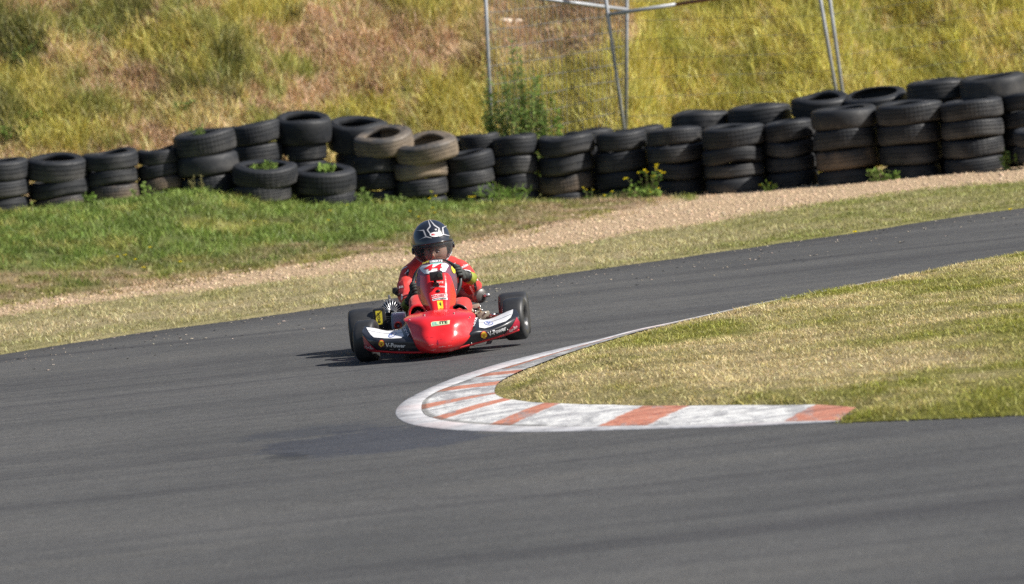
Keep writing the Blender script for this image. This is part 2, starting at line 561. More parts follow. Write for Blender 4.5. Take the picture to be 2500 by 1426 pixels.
# ------------------------------------------------------------------ infield and kerb
KP = [((2212, 673), (2213, 673.5), (2214, 674)), ((2020, 710), (2021, 710.7), (2022, 711.4)), ((1892, 734), (1893, 734.9), (1894, 735.8)), ((1733, 768), (1735, 769.3), (1737, 770.2)), ((1640, 788), (1643, 790), (1646, 791.2)), ((1548, 807), (1552, 810), (1556, 811.5)), ((1455, 831), (1462, 834.5), (1472, 836)),
      ((1361, 853), (1374, 858.5), (1398, 859)),
      ((1236, 884), (1265, 890), (1330, 884)), ((1150, 910), (1185, 914), (1278, 904)), ((1092, 930), (1127, 935), (1240, 921)), ((1030, 957), (1070, 957), (1214, 938)),
      ((985, 982), (1039, 976), (1207, 947)), ((966, 1004), (1030, 993), (1208, 956)), ((974, 1023), (1035, 1011), (1214, 965)), ((1010, 1038), (1062, 1024), (1235, 974)),
      ((1092, 1049), (1120, 1034), (1284, 981)), ((1200, 1054), (1220, 1041), (1348, 985)), ((1320, 1055), (1330, 1044), (1450, 989)), ((1524, 1050), (1524, 1043), (1632, 991.5)),
      ((1764, 1043), (1764, 1038), (1850, 990)), ((1908, 1037), (1908, 1033), (1990, 989)), ((2050, 1031), (2050, 1030), (2090, 996))]
def crom(p, t):
    n = len(p); i = int(min(max(math.floor(t), 0), n - 2)); f = t - i
    g = lambda k: p[min(max(k, 0), n - 1)]
    a, b, c, d = g(i - 1), g(i), g(i + 1), g(i + 2)
    return 0.5 * ((2 * b) + (c - a) * f + (2 * a - 5 * b + 4 * c - d) * f * f + (3 * b - a - 3 * c + d) * f ** 3)
KO = [Pz(*k[0]) for k in KP]; KI = [Pz(*k[1], 0.0) for k in KP]; KG = [Pz(*k[2], 0.008 if i < 12 else 0.024) for i, k in enumerate(KP)]
NK = len(KP)
def build_kerb():
    m, nt, b = new_mat("kerb_paint")
    at = N(nt, "ShaderNodeAttribute", attribute_name="col")
    sep = N(nt, "ShaderNodeSeparateColor"); nt.links.new(at.outputs[0], sep.inputs[0])
    nn = noise(nt, 16, 6, 0.7)
    red = math_(nt, 'ADD', sep.outputs[0], math_(nt, 'MULTIPLY', math_(nt, 'SUBTRACT', nn, 0.5), 0.75))
    redm = ramp(nt, red, [(0.44, (0, 0, 0)), (0.56, (1, 1, 1))])
    worn = math_(nt, 'SUBTRACT', noise(nt, 9, 7, 0.8), math_(nt, 'MULTIPLY', sep.outputs[1], 0.09))
    white = ramp(nt, worn, [(0.34, (0.24, 0.24, 0.25)), (0.44, (0.48, 0.48, 0.49)), (0.54, (0.68, 0.68, 0.67))])
    redc = ramp(nt, noise(nt, 12, 6, 0.7), [(0.3, (0.36, 0.11, 0.075)), (0.5, (0.50, 0.20, 0.13)), (0.75, (0.60, 0.32, 0.24))])
    c = mixc(nt, redm, white, redc)
    grit = noise(nt, 60, 4, 0.8)
    c = mixc(nt, 1.0, c, ramp(nt, grit, [(0.3, (0.72, 0.72, 0.72)), (0.5, (1, 1, 1)), (0.7, (1.06, 1.06, 1.06))]), 'MULTIPLY')
    # grey streaks of worn paint along each block
    sk = noise(nt, 7, 5, 0.7, mapscale=(1, 0.22, 1))
    c = mixc(nt, ramp(nt, sk, [(0.53, (0, 0, 0)), (0.60, (0.65, 0.65, 0.65))]), c, (0.27, 0.27, 0.28))
    c = mixc(nt, sep.outputs[2], c, (0.05, 0.045, 0.03))
    chips = noise(nt, 34, 6, 0.8)
    c = mixc(nt, ramp(nt, chips, [(0.60, (0, 0, 0)), (0.66, (0.8, 0.8, 0.8))]), c, (0.20, 0.195, 0.19))
    tyre = noise(nt, 2.5, 4, 0.6, mapscale=(0.5, 2.5, 1), rot=(0, 0, R_(-20)))
    c = mixc(nt, 1.0, c, ramp(nt, tyre, [(0.36, (0.62, 0.62, 0.64)), (0.52, (1, 1, 1))]), 'MULTIPLY')
    nt.links.new(c, b.inputs['Base Color']); b.inputs['Roughness'].default_value = 0.75
    bump(nt, b, nn, 0.7, 0.014)
    reds = [(12.85, 13.5), (14.85, 15.35), (16.76, 17.25), (18.70, 19.24), (21.03, 22.15), (10.6, 11.15), (9.0, 9.5)]
    nu, nv = 1300, 22
    v, c = [], []
    for i in range(nu + 1):
        t = (NK - 1) * i / nu
        O, I, G = crom(KO, t), crom(KI, t), crom(KG, t)
        for j in range(nv + 1):
            s = j / nv
            p = I.lerp(G, s)
            kh = 0.25 + 0.75 * float(sstep(11.0, 15.0, t)); zz = 0.006 + kh * 0.020 * math.sin(s * math.pi / 2) + 0.004 * (float(vnoise(p.x * 5, p.y * 3)) - 0.5) * s
            v.append((p.x, p.y, zz))
            d = min(max(a - t, t - bb) for a, bb in reds)
            r = 0.5 - d * 4.0
            if t < 8.6: r = 0.95 if (s < 0.28 and t > 3) else 0.0
            crack = 1.0 if j <= (1 if 8 < t < 18 else 0) else 0.0
            far = 1.0 if t < 12 else 0.0
            dirt = 0.35 if (9 < t < 11.5 and 0.05 < s < 0.2) else (0.30 if t < 8.6 else 0.0)
            c.append((min(max(r, 0), 1), far, min(1, crack * 0.6 + dirt)))
    q = []
    for i in range(nu):
        for j in range(nv):
            a = i * (nv + 1) + j
            q.append((a, a + 1, a + nv + 2, a + nv + 1))
    me = mesh_np("kerb", np.array(v), q); set_col(me, np.array(c))
    me.polygons.foreach_set("use_smooth", [True] * len(me.polygons)); me.materials.append(m)
    # white band on the asphalt side, standing a little proud of the track
    o = bpy.data.objects.new("kerb", me); link(o)
    tag(o, "low concrete corner kerb painted in worn red and white blocks", "kerb")
    v = []
    for i in range(nu + 1):
        t = (NK - 1) * i / nu
        O, I = crom(KO, t), crom(KI, t)
        w = 0.012 * (float(vnoise(t * 9, 3.0)) - 0.5)
        for s, z in ((0.0 + w, 0.001), (0.03 + w, 0.004), (0.5, 0.006), (0.96, 0.007), (1.0, 0.003)):
            p = O.lerp(I, s); v.append((p.x, p.y, z))
    q = []
    for i in range(nu):
        for j in range(4):
            a = i * 5 + j; q.append((a, a + 1, a + 6, a + 5))
    me = mesh_np("kerb_edging", np.array(v), q)
    m, nt, b = new_mat("kerb_white")
    worn = noise(nt, 7, 7, 0.75)
    c = ramp(nt, worn, [(0.32, (0.18, 0.18, 0.19)), (0.44, (0.36, 0.36, 0.38)), (0.58, (0.52, 0.52, 0.54))])
    pk = noise(nt, 1.1, 3, 0.5)
    c = mixc(nt, ramp(nt, pk, [(0.5, (0, 0, 0)), (0.62, (0.5, 0.5, 0.5))]), c, (0.60, 0.50, 0.50))
    c = mixc(nt, 1.0, c, ramp(nt, noise(nt, 70, 4, 0.8), [(0.3, (0.75,) * 3), (0.6, (1.05,) * 3)]), 'MULTIPLY')
    nt.links.new(c, b.inputs['Base Color']); b.inputs['Roughness'].default_value = 0.7
    bump(nt, b, worn, 0.3, 0.005)
    me.materials.append(m)
    e = bpy.data.objects.new("edging", me); link(e); e.parent = o

build_kerb()

# outline of the grass wedge inside the kerb (world, z = 0.02)
FAR = [(2214, 674), (2340, 647), (2500, 616), (2800, 560)]
NEAR = [(2068, 1014), (2054, 1028), (2120, 1025), (2200, 1022), (2330, 1017), (2500, 1009), (2800, 990)]
def infield_outline():
    pts = [crom(KG, (NK - 1) * i / 160) for i in range(161)]
    near = [Pz(x, y, 0.01) for x, y in NEAR]; far = [Pz(x, y, 0.01) for x, y in FAR[1:]]
    pts = pts + near + [Vector((30, near[-1].y - 1, 0)), Vector((30, far[-1].y + 7, 0))] + far[::-1]
    return pts
IO = infield_outline()
IOxy = np.array([(p.x, p.y) for p in IO])
def inside(x, y, poly=IOxy):
    c = np.zeros(len(x), bool); n = len(poly); j = n - 1
    for i in range(n):
        xi, yi = poly[i]; xj, yj = poly[j]
        m = ((yi > y) != (yj > y)) & (x < (xj - xi) * (y - yi) / (yj - yi + 1e-12) + xi)
        c ^= m; j = i
    return c
def edge_dist(x, y):
    d = np.full(len(x), 1e9)
    for i in range(len(IOxy)):
        a = IOxy[i]; b = IOxy[(i + 1) % len(IOxy)]; ab = b - a; L = (ab ** 2).sum() + 1e-12
        t = np.clip(((x - a[0]) * ab[0] + (y - a[1]) * ab[1]) / L, 0, 1)
        d = np.minimum(d, np.hypot(x - a[0] - t * ab[0], y - a[1] - t * ab[1]))
    return d
def infield_h(x, y, d):
    return 0.004 + 0.038 * sstep(0, 0.35, d) + 0.04 * (fbm(x * 1.5, y * 1.5, 2) - 0.4) * sstep(0.1, 0.6, d) + 0.06 * sstep(0.5, 4, d)
def infield_color(x, y, d):
    n1 = fbm(x * 1.1 + 3, y * 1.1, 4); n2 = fbm(x * 4.3 + 8, y * 4.3, 3); n3 = fbm(x * 0.6 + 40, y * 0.45, 2)
    px, py = project(np.stack([x, y, x * 0], 1))
    g = np.clip(0.30 + 1.9 * (n1 - 0.5) + 1.2 * (n2 - 0.5) + 0.7 * (n3 - 0.5) + 0.18 * sstep(1900, 2500, px) + 0.3 * sstep(940, 990, py) + 0.25 * (1 - sstep(0.0, 0.12, d)) * (py > 960) + 0.15 * ((py > 700) & (py < 900)), 0, 1)[:, None]
    straw = np.array((0.62, 0.51, 0.285)); green = np.array((0.30, 0.30, 0.065)); brown = np.array((0.30, 0.21, 0.13))
    c = straw * (1 - g) + green * g
    bm = (sstep(0.56, 0.66, n2) * (1 - g[:, 0]) * 0.5)[:, None]
    return c * (1 - bm) + brown * bm
def build_infield():
    bm = bmesh.new()
    top = [bm.verts.new((p.x, p.y, 0)) for p in IO]
    bm.faces.new(top)
    bmesh.ops.triangulate(bm, faces=bm.faces)
    for it in range(7):
        es = [e for e in bm.edges if e.calc_length() > 0.3 and min(v.co.x for v in e.verts) < 8]
        if not es: break
        bmesh.ops.subdivide_edges(bm, edges=es, cuts=1)
        bmesh.ops.triangulate(bm, faces=bm.faces)
        if len(bm.verts) > 60000: break
    bm.verts.ensure_lookup_table()
    x = np.array([v.co.x for v in bm.verts]); y = np.array([v.co.y for v in bm.verts])
    d = edge_dist(x, y); z = infield_h(x, y, d)
    for v, zz in zip(bm.verts, z): v.co.z = zz
    me = bpy.data.meshes.new("infield"); bm.to_mesh(me); bm.free()
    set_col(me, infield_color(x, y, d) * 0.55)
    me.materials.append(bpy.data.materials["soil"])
    o = bpy.data.objects.new("infield", me); link(o)
    tag(o, "dry ground of the grass wedge inside the corner", None, None, "structure")
build_infield()
# ------------------------------------------------------------------ grass
def grass_mat():
    m = bpy.data.materials.new("grass_blade"); m.use_nodes = True
    nt = m.node_tree
    for n in list(nt.nodes): nt.nodes.remove(n)
    at = N(nt, "ShaderNodeAttribute", attribute_name="col")
    d = N(nt, "ShaderNodeBsdfDiffuse"); t = N(nt, "ShaderNodeBsdfTranslucent"); g = N(nt, "ShaderNodeBsdfGlossy")
    g.inputs['Roughness'].default_value = 0.5
    g.inputs['Color'].default_value = (1, 1, 1, 1)
    mx = N(nt, "ShaderNodeMixShader"); mx.inputs[0].default_value = 0.33
    m2 = N(nt, "ShaderNodeMixShader"); m2.inputs[0].default_value = 0.02
    tint = mixc(nt, 1.0, at.outputs[0], (1.08, 1.08, 0.88), 'MULTIPLY')
    o = N(nt, "ShaderNodeOutputMaterial")
    nt.links.new(at.outputs[0], d.inputs[0]); nt.links.new(tint, t.inputs[0])
    nt.links.new(d.outputs[0], mx.inputs[1]); nt.links.new(t.outputs[0], mx.inputs[2])
    nt.links.new(mx.outputs[0], m2.inputs[1]); nt.links.new(g.outputs[0], m2.inputs[2])
    nt.links.new(m2.outputs[0], o.inputs[0])
    return m
GM = grass_mat()

def blades(name, x, y, z, h, w, lean, col, label, up_bias=0.0):
    n = len(x)
    a = rng.random(n) * 2 * np.pi
    la = rng.random(n) * 2 * np.pi
    L = lean * (0.3 + rng.random(n))
    dx, dy = np.cos(a) * w / 2, np.sin(a) * w / 2
    lx, ly = np.cos(la) * L * h, np.sin(la) * L * h
    V = np.zeros((n, 5, 3))
    b = np.stack([x, y, z - 0.01], 1); off = np.stack([dx, dy, 0 * dx], 1)
    mid = b + np.stack([lx * 0.35, ly * 0.35, h * 0.6], 1)
    tip = b + np.stack([lx, ly, h * (1 - 0.25 * L)], 1)
    V[:, 0] = b - off; V[:, 1] = b + off; V[:, 2] = mid + off * 0.7; V[:, 3] = mid - off * 0.7; V[:, 4] = tip
    i = np.arange(n)[:, None] * 5
    T = np.concatenate([i + [0, 1, 2], i + [0, 2, 3], i + [3, 2, 4]], 1).reshape(-1, 3)
    me = mesh_np(name, V.reshape(-1, 3), T)
    c = np.repeat(col, 5, 0)
    set_col(me, c)
    me.materials.append(GM)
    o = bpy.data.objects.new(name, me); link(o)
    tag(o, label, None, None, "stuff")
    return o

def jitter(c, n, amt=0.25):
    k = 1 + (rng.random(n)[:, None] - 0.5) * 2 * amt
    hue = 1 + (rng.random((n, 3)) - 0.5) * 0.16
    return np.clip(c * k * hue, 0.005, 0.9)

def clumped(n, x0, x1, y0, y1, k=14, sp=0.05):
    nc = n // k
    cx = x0 + rng.random(nc) * (x1 - x0); cy = y0 + rng.random(nc) * (y1 - y0)
    x = np.repeat(cx, k) + rng.normal(0, sp, nc * k); y = np.repeat(cy, k) + rng.normal(0, sp, nc * k)
    ci = np.repeat(rng.random(nc), k)
    return x, y, ci

def build_grass():
    # infield
    x, y, ci = clumped(400000, -1.2, 5.4, 18.8, 38, 10, 0.03)
    d = edge_dist(x, y); m = inside(x, y) | ((d < 0.035 * (0.3 + fbm(x * 9, y * 9, 2))) & (y < 21.5)); x, y, ci, d = x[m], y[m], ci[m], d[m]
    z = infield_h(x, y, np.where(inside(x, y), d, 0))
    px, _ = project(np.stack([x, y, z], 1)); m = (px < 2900); x, y, z, d, ci = x[m], y[m], z[m], d[m], ci[m]
    c = infield_color(x, y, d)
    n = len(x)
    gr = (c[:, 1] > c[:, 0] * 0.98)
    h = (0.014 + 0.02 * rng.random(n) + 0.018 * ci ** 3) * np.where(gr, 1.25, 1.0) * (0.55 + 0.45 * sstep(0.0, 0.1, d))
    _, py = project(np.stack([x, y, z], 1))
    h = h * np.where((py > 960) & (px[m] > 1650) & (d < 0.2), 1.5, 1.0)
    blades("grass", x, y, z, h, 0.0035 + 0.003 * rng.random(n), 1.5, jitter(c * (0.68 + 0.6 * ci[:, None]), n, 0.35), "short dry mown grass on the wedge inside the kerb")
    # verge beyond the track
    x, y, ci = clumped(200000, -7.5, 7.5, 30, 48, 10, 0.04)
    m = (y > Ef(x) - 0.06) & (y < G1(x) + 0.9 * (fbm(x * 2, y * 2, 3) - 0.4) + 0.5 * rng.random(len(x)) ** 3); x, y, ci = x[m], y[m], ci[m]
    z = height(x, y); c, px, py, _ = ground_color(x, np.minimum(y, G1(x) - 0.35), z); n = len(x)
    h = 0.02 + 0.025 * rng.random(n) + 0.03 * ci ** 3
    blades("grass", x, y, z, h, 0.005 + 0.004 * rng.random(n), 1.5, jitter(c * (0.68 + 0.6 * ci[:, None]), n, 0.35), "short dry grass verge along the far edge of the track")
    # green slope below the tyres, and round their feet
    x, y, ci = clumped(330000, -8, 8, 36, 52, 12, 0.05)
    m = (y > G2(x) - 1.2) & (y < Wy(x) + 2.4); x, y, ci = x[m], y[m], ci[m]
    z = height(x, y); c, px, py, lush = ground_color(x, np.minimum(np.maximum(y, G2(x) + 0.5), Wy(x) + 0.3), z)
    keep = rng.random(len(x)) < np.clip(0.12 + 0.9 * lush + 0.5 * (fbm(x * 3, y * 3, 3) > 0.50) + 0.6 * (y > Wy(x) - 1.3), 0, 1) * np.where(y < G2(x), 0.12 + 0.5 * (fbm(x * 2.2, y * 2.2 + 5, 3) > 0.58), 1)
    x, y, z, c, ci, lush, px = x[keep], y[keep], z[keep], c[keep], ci[keep], lush[keep], px[keep]; n = len(x)
    h = 0.03 + 0.03 * rng.random(n) + (0.025 + 0.075 * ci ** 2) * lush
    c = c * (0.62 + 0.75 * fbm(x * 3.3, y * 2.4 + 12, 3))[:, None]
    blades("grass", x, y, z, h, 0.006 + 0.006 * rng.random(n), 1.5, jitter(c * (0.62 + 0.75 * ci[:, None]), n, 0.35), "lush green grass on the slope below the tyres")
    # bank
    x, y, ci = clumped(600000, -8.7, 8.7, 50, 60.8, 7, 0.04)
    m = (y > Wy(x) + 1.2); x, y, ci = x[m], y[m], ci[m]
    z = height(x, y); c, px, py, _ = ground_color(x, y, z)
    m = (py > -320) & (px > -600) & (px < 3100); x, y, z, ci, c, px, py = x[m], y[m], z[m], ci[m], c[m], px[m], py[m]; n = len(x)
    pal = np.array([YG, ST, ST, PK, GR, YG, (0.40, 0.30, 0.13), DG]); pick = pal[(ci * 7919 % 8).astype(int)]
    mixm = ((ci * 131 % 1) < 0.34)[:, None] * 0.7
    c = c * (1 - mixm) + pick * mixm
    yg = (c[:, 1] > c[:, 0] * 0.85)
    tall = np.where(yg, 1.5, 0.8) * (0.6 + 0.9 * fbm(x * 2, y * 2, 2))
    h = (0.06 + 0.10 * rng.random(n) + 0.14 * ci ** 3) * tall
    blades("grass", x, y, z, h, 0.007 + 0.006 * rng.random(n), 1.0, jitter(c * (0.66 + 0.75 * (ci[:, None] * 17 % 1)), n, 0.35), "tall yellow and straw grass covering the bank behind the tyres")

    # gravel strip
    n = 42000
    x = -8 + rng.random(n) * 16; y = 34 + rng.random(n) * 16
    e = G1(x); g = G2(x); jit = (fbm(x * 4.1, y * 4.1 + 31, 3) - 0.5) * 0.9
    m = (y > e + jit - 0.1 - rng.random(n) ** 4 * 0.5) & (y < g + jit * 1.5 + 0.25 + 2.5 * rng.random(n) ** 5); x, y = x[m], y[m]; n = len(x)
    z = height(x, y); s = 0.005 + 0.013 * rng.random(n) ** 2.5
    pebbles("gravel", x, y, z + s * 0.2, s, np.array((0.62, 0.465, 0.315)), "pale sandy gravel strip between the verge and the green slope")
    # crumbs of rubber and stones on the track's outer edge
    n = 1100
    x = -6 + rng.random(n) * 12; dd = 0.05 + rng.random(n) ** 1.6 * 3.2; y = Ef(x) - dd
    kk = (fbm(x * 1.7, dd * 2.5 + 9, 3) > 0.45); x, dd, y = x[kk], dd[kk], y[kk]; n = len(x)
    dark = rng.random(n) < 0.4
    s = np.where(dark, 0.005 + 0.008 * rng.random(n), 0.005 + 0.009 * rng.random(n) ** 2)
    col = np.where(dark[:, None], np.array((0.012, 0.012, 0.013)), np.array((0.55, 0.46, 0.36)))
    pebbles("gravel", x, y, np.full(n, 0.003), s, col, "loose stones and rubber crumbs on the outer edge of the track", flat=0.2)

def pebbles(name, x, y, z, s, col, label, flat=0.65):
    n = len(x)
    base = np.array([(1, 0, 0), (0, 1, 0), (-1, 0, 0), (0, -1, 0), (0.1, 0.1, 1), (0, 0, -1)], float)
    a = rng.random(n) * 6.28
    V = base[None] * (0.7 + 0.6 * rng.random((n, 6, 1)))
    V = V * s[:, None, None]; V[:, :, 2] *= flat; V[:, :, 0] *= (0.8 + 1.1 * rng.random(n))[:, None]
    ca, sa = np.cos(a)[:, None], np.sin(a)[:, None]
    X = V[:, :, 0] * ca - V[:, :, 1] * sa; Y = V[:, :, 0] * sa + V[:, :, 1] * ca
    W = np.stack([X + x[:, None], Y + y[:, None], V[:, :, 2] + z[:, None]], -1)
    i = np.arange(n)[:, None] * 6
    T = np.concatenate([i + f for f in ([0, 1, 4], [1, 2, 4], [2, 3, 4], [3, 0, 4], [1, 0, 5], [2, 1, 5], [3, 2, 5], [0, 3, 5])], 1).reshape(-1, 3)
    me = mesh_np(name, W.reshape(-1, 3), T)
    c = np.broadcast_to(col, (n, 3)) * (0.65 + 0.65 * rng.random((n, 1))) * (1 + (rng.random((n, 3)) - 0.5) * 0.14)
    set_col(me, np.repeat(c, 6, 0))
    m = bpy.data.materials.get("pebble")
    if m is None:
        m, nt, b = new_mat("pebble")
        at = N(nt, "ShaderNodeAttribute", attribute_name="col")
        c2 = mixc(nt, 1.0, at.outputs[0], ramp(nt, noise(nt, 90, 3), [(0.3, (0.8,) * 3), (0.7, (1.15,) * 3)]), 'MULTIPLY')
        nt.links.new(c2, b.inputs['Base Color']); b.inputs['Roughness'].default_value = 0.85
    me.materials.append(m)
    o = bpy.data.objects.new(name, me); link(o)
    tag(o, label, None, None, "stuff")
build_grass()
# ------------------------------------------------------------------ old tyres
def rubber(name, base, dust, dustc, groove=True):
    m, nt, b = new_mat(name)
    tc = N(nt, "ShaderNodeTexCoord"); oi = N(nt, "ShaderNodeObjectInfo")
    va = N(nt, "ShaderNodeVectorMath", operation='ADD')
    cx = N(nt, "ShaderNodeCombineXYZ")
    nt.links.new(math_(nt, 'MULTIPLY', oi.outputs['Random'], 57.0), cx.inputs[0])
    nt.links.new(tc.outputs['Object'], va.inputs[0]); nt.links.new(cx.outputs[0], va.inputs[1])
    v = va.outputs[0]
    n = noise(nt, 4.0, 6, 0.65, vec=v)
    n2 = noise(nt, 22.0, 5, 0.7, vec=v, mapscale=(1, 1, 2.5))
    sep = N(nt, "ShaderNodeSeparateXYZ"); nt.links.new(tc.outputs['Object'], sep.inputs[0])
    low = math_(nt, 'MULTIPLY', sep.outputs[2], -2.2)
    d = math_(nt, 'ADD', math_(nt, 'ADD', n, math_(nt, 'MULTIPLY', oi.outputs['Random'], 0.22)), low)
    f = ramp(nt, d, [(0.62 - dust * 0.3, (0, 0, 0)), (1.0 - dust * 0.2, (0.75, 0.75, 0.75))])
    c = ramp(nt, n2, [(0.3, tuple(q * 0.75 for q in base)), (0.7, tuple(q * 1.3 for q in base))])
    c = mixc(nt, f, c, dustc)
    nt.links.new(c, b.inputs['Base Color'])
    nt.links.new(ramp(nt, n2, [(0.3, (0.5,) * 3), (0.7, (0.75,) * 3)]), b.inputs['Roughness'])
    b.inputs['Specular IOR Level'].default_value = 0.45
    bump(nt, b, n2, 0.35, 0.004)
    return m
RUB = rubber("tyre_rubber", (0.013, 0.0148, 0.019), 0.12, (0.11, 0.105, 0.10))
RUBD = rubber("dusty_tyre_rubber", (0.045, 0.045, 0.047), 0.95, (0.34, 0.26, 0.18))

RUBE = rubber("earth_stained_rubber", (0.022, 0.022, 0.024), 0.62, (0.24, 0.175, 0.12))
def tyre_mesh(name, mat, grooves=4, blocks=0, shoulder=0.5, R=0.31, W=0.20, hole=0.62, sag=0.006, oval=0.012, rnd=0.74):
    """axis = local Z, centre at origin; tread with cut grooves, bulged sidewalls, open bead hole and hollow inside"""
    hw = W / 2
    prof = []
    # inner cavity from bottom bead up, then out over the sidewall, tread, and back
    ri = R * hole
    prof += [(ri, -hw * 0.80), (ri * 1.03, -hw * 0.62), (R * 0.80, -hw * 0.80), (R * 0.92, -hw * 0.5), (R * 0.94, 0), (R * 0.92, hw * 0.5), (R * 0.80, hw * 0.80), (ri * 1.03, hw * 0.62), (ri, hw * 0.80)]
    prof += [(ri * 1.02, hw * 0.90), (R * 0.72, hw * 0.98), (R * 0.80, hw * 1.0), (R * 0.80, hw * 1.02), (R * 0.82, hw * 1.02), (R * 0.825, hw * 0.995), (R * 0.89, hw * 0.95), (R * 0.93, hw * (0.90)), (R * 0.958, hw * 0.83)]
    zt = [0.72 - 1.44 * k / (grooves) for k in range(grooves + 1)] if grooves else [0.6, 0, -0.6]
    top = hw * rnd
    rr = lambda z: R * (1 - 0.045 * abs(z / hw) ** 2.6)
    if grooves:
        gz = [(-0.62 + 1.24 * (k) / (grooves - 1)) * hw for k in range(grooves)][::-1]
        prof.append((rr(top), top))
        gwid = W * 0.022
        for z in gz:
            prof += [(rr(z), z + gwid), (R - 0.009, z + gwid * 0.8), (R - 0.009, z - gwid * 0.8), (rr(z), z - gwid)]
        prof.append((rr(top), -top))
    else:
        prof += [(rr(top), top), (R, top * 0.4), (R, -top * 0.4), (rr(top), -top)]
    prof += [(R * 0.958, -hw * 0.83), (R * 0.93, -hw * 0.90), (R * 0.89, -hw * 0.95), (R * 0.825, -hw * 0.995), (R * 0.80, -hw * 1.02), (R * 0.80, -hw), (R * 0.72, -hw * 0.98), (ri * 1.02, -hw * 0.9)]
    seg = 72
    mb = MB(); mb.lathe(prof, (0, 0, 0), (0, 0, 1), seg, closed=True)
    # shallow cross sipes, and the sag and ovality of an old carcass
    n = len(prof)
    if blocks:
        seg = 144
        mb = MB(); mb.lathe(prof, (0, 0, 0), (0, 0, 1), seg, closed=True)
    ph = random.random() * 6.28
    for k in range(seg):
        th = 6.283 * k / seg
        for i, (r, h) in enumerate(prof):
            x, y, z = mb.v[k * n + i]; q = 1 + oval * math.sin(2 * th + ph) + oval * 0.4 * math.sin(3 * th)
            if blocks and k % blocks == 0 and r > R * 0.975 and abs(h) < hw * 0.82: q *= (R - 0.003) / R
            mb.v[k * n + i] = (x * q, y * q, z + sag * math.sin(2 * th + ph * 2) + sag * 0.5 * math.sin(3 * th + 1))
    me_o = mb.build(name, mat, None, (0, 0, 0), True, 40)
    me = me_o.data
    bpy.data.objects.remove(me_o)
    return me
TM = [tyre_mesh("tyre_ribbed", RUB, 4), tyre_mesh("tyre_blocky", RUB, 4, 3), tyre_mesh("tyre_bald", RUB, 3, 0, sag=0.012, oval=0.02, rnd=0.6), tyre_mesh("tyre_wide_smooth", RUB, 0, 0),
      tyre_mesh("tyre_fine", RUB, 5, 4), tyre_mesh("tyre_dusty", RUBD, 4, 0, hole=0.60, sag=0.010, oval=0.02, rnd=0.62), tyre_mesh("tyre_thin_wall", RUB, 3, 0, hole=0.78), tyre_mesh("tyre_slumped", RUB, 4, 0, sag=0.018, oval=0.02, rnd=0.6), tyre_mesh("tyre_earthy", RUBE, 4, 3, sag=0.010, oval=0.02)]

LEV = {1: ["only tyre"], 2: ["upper tyre", "lower tyre"], 3: ["top tyre", "middle tyre", "bottom tyre"], 4: ["top tyre", "second tyre down", "third tyre down", "bottom tyre"],
       5: ["top tyre", "second tyre down", "third tyre down", "fourth tyre down", "bottom tyre"]}
def stack(desc, rows, dY=0.0, grp="worn car tyres stacked as a track barrier", fill=0, label=None):
    """rows: (px centre, px side top, px side bottom, px width, lean to camera, lean in view, mesh)"""
    Y = wallY(rows[0][0]) + dY
    rows = list(rows)
    for k in range(fill):          # tyres lower in the pile, carrying the ones in view
        x, a, b, w, tx, ty, m = rows[-1]
        rows.append((x + random.uniform(-3, 3) + 3, b, b + 44, w * random.uniform(0.92, 1.0), 0, random.uniform(-2, 2), random.choice((0, 1, 2, 4))))
    n = len(rows)
    for i, (x, a, b, w, tx, ty, m) in enumerate(rows):
        c = P(x, (a + b) / 2, Y); s = F / Y
        w = w * 1.035; R = w / 2 / s; H = (b - a) / s * 0.995
        o = bpy.data.objects.new("old_tyre", TM[m]); link(o)
        o.location = c + Vector((0, R * random.uniform(-0.06, 0.06), 0))
        o.scale = (R / 0.31, R / 0.31, H / 0.204)
        o.rotation_mode = 'ZYX'
        o.rotation_euler = (R_(tx), R_(ty), random.random() * 6.28)
        lev = LEV[n][i]
        tag(o, (label or "{} of the {}").format(lev, desc), "tyre", grp)

D = 0
stack("stack cut off by the left picture edge", [(0, 391, 441, 140, 3, 0, 0), (2, 441, 483, 140, 1, 0, 0), (4, 483, 522, 138, 0, 0, 2)])
stack("first whole stack from the left, open ring on top", [(137, 383, 438, 150, 8, 5, 0), (146, 438, 480, 150, 2, -1, 2), (150, 480, 520, 140, 0, -2, 8)])
stack("second whole stack from the left, low and narrow", [(270, 370, 412, 133, 5, -1, 2), (273, 412, 450, 130, 1, 0, 2), (278, 450, 490, 128, 0, 0, 8)])
stack("narrow four-tyre stack with a leafy vine at its side", [(389, 363, 399, 108, 3, -2, 7), (391, 399, 432, 108, 1, -2, 2), (393, 432, 466, 110, 0, -1, 8), (394, 466, 500, 110, 0, 0, 1)])
stack("broad stack left of the two weed-filled tyres", [(500, 320, 376, 147, 5, -3, 1), (507, 376, 428, 148, 0, -3, 3), (512, 428, 478, 140, 0, -2, 4)], -0.1)
stack("dark stack half hidden between broad and tall stacks", [(622, 300, 352, 128, 1, -5, 1), (624, 352, 400, 130, 0, 0, 0)], 0.55, fill=1)
stack("tallest stack, with a wide thin-walled ring on top", [(741, 282, 346, 136, 12, 5, 3), (742, 346, 392, 108, 2, 3, 1), (744, 392, 436, 112, 0, 2, 0)], 0.5, fill=1)
stack("back stack with wide ring beside the tallest one", [(874, 294, 366, 146, 11, 5, 3), (882, 366, 410, 120, 0, 0, 2), (884, 410, 452, 120, 0, 0, 0)], 0.5)
stack("low pair holding feathery weeds", [(647, 400, 450, 157, 9, 5, 4), (640, 450, 496, 142, 0, 0, 4)], -0.62)
stack("low pair holding a broad-leaved weed", [(789, 410, 468, 158, 9, 4, 1), (796, 468, 512, 144, 0, 0, 4)], -0.62)
stack("stack topped by the grey tipped tyre", [(936, 322, 372, 143, 14, -4, 5), (918, 380, 422, 112, 0, 0, 1), (920, 422, 464, 112, 0, 0, 0), (922, 464, 506, 112, 0, 0, 2)], -0.1)
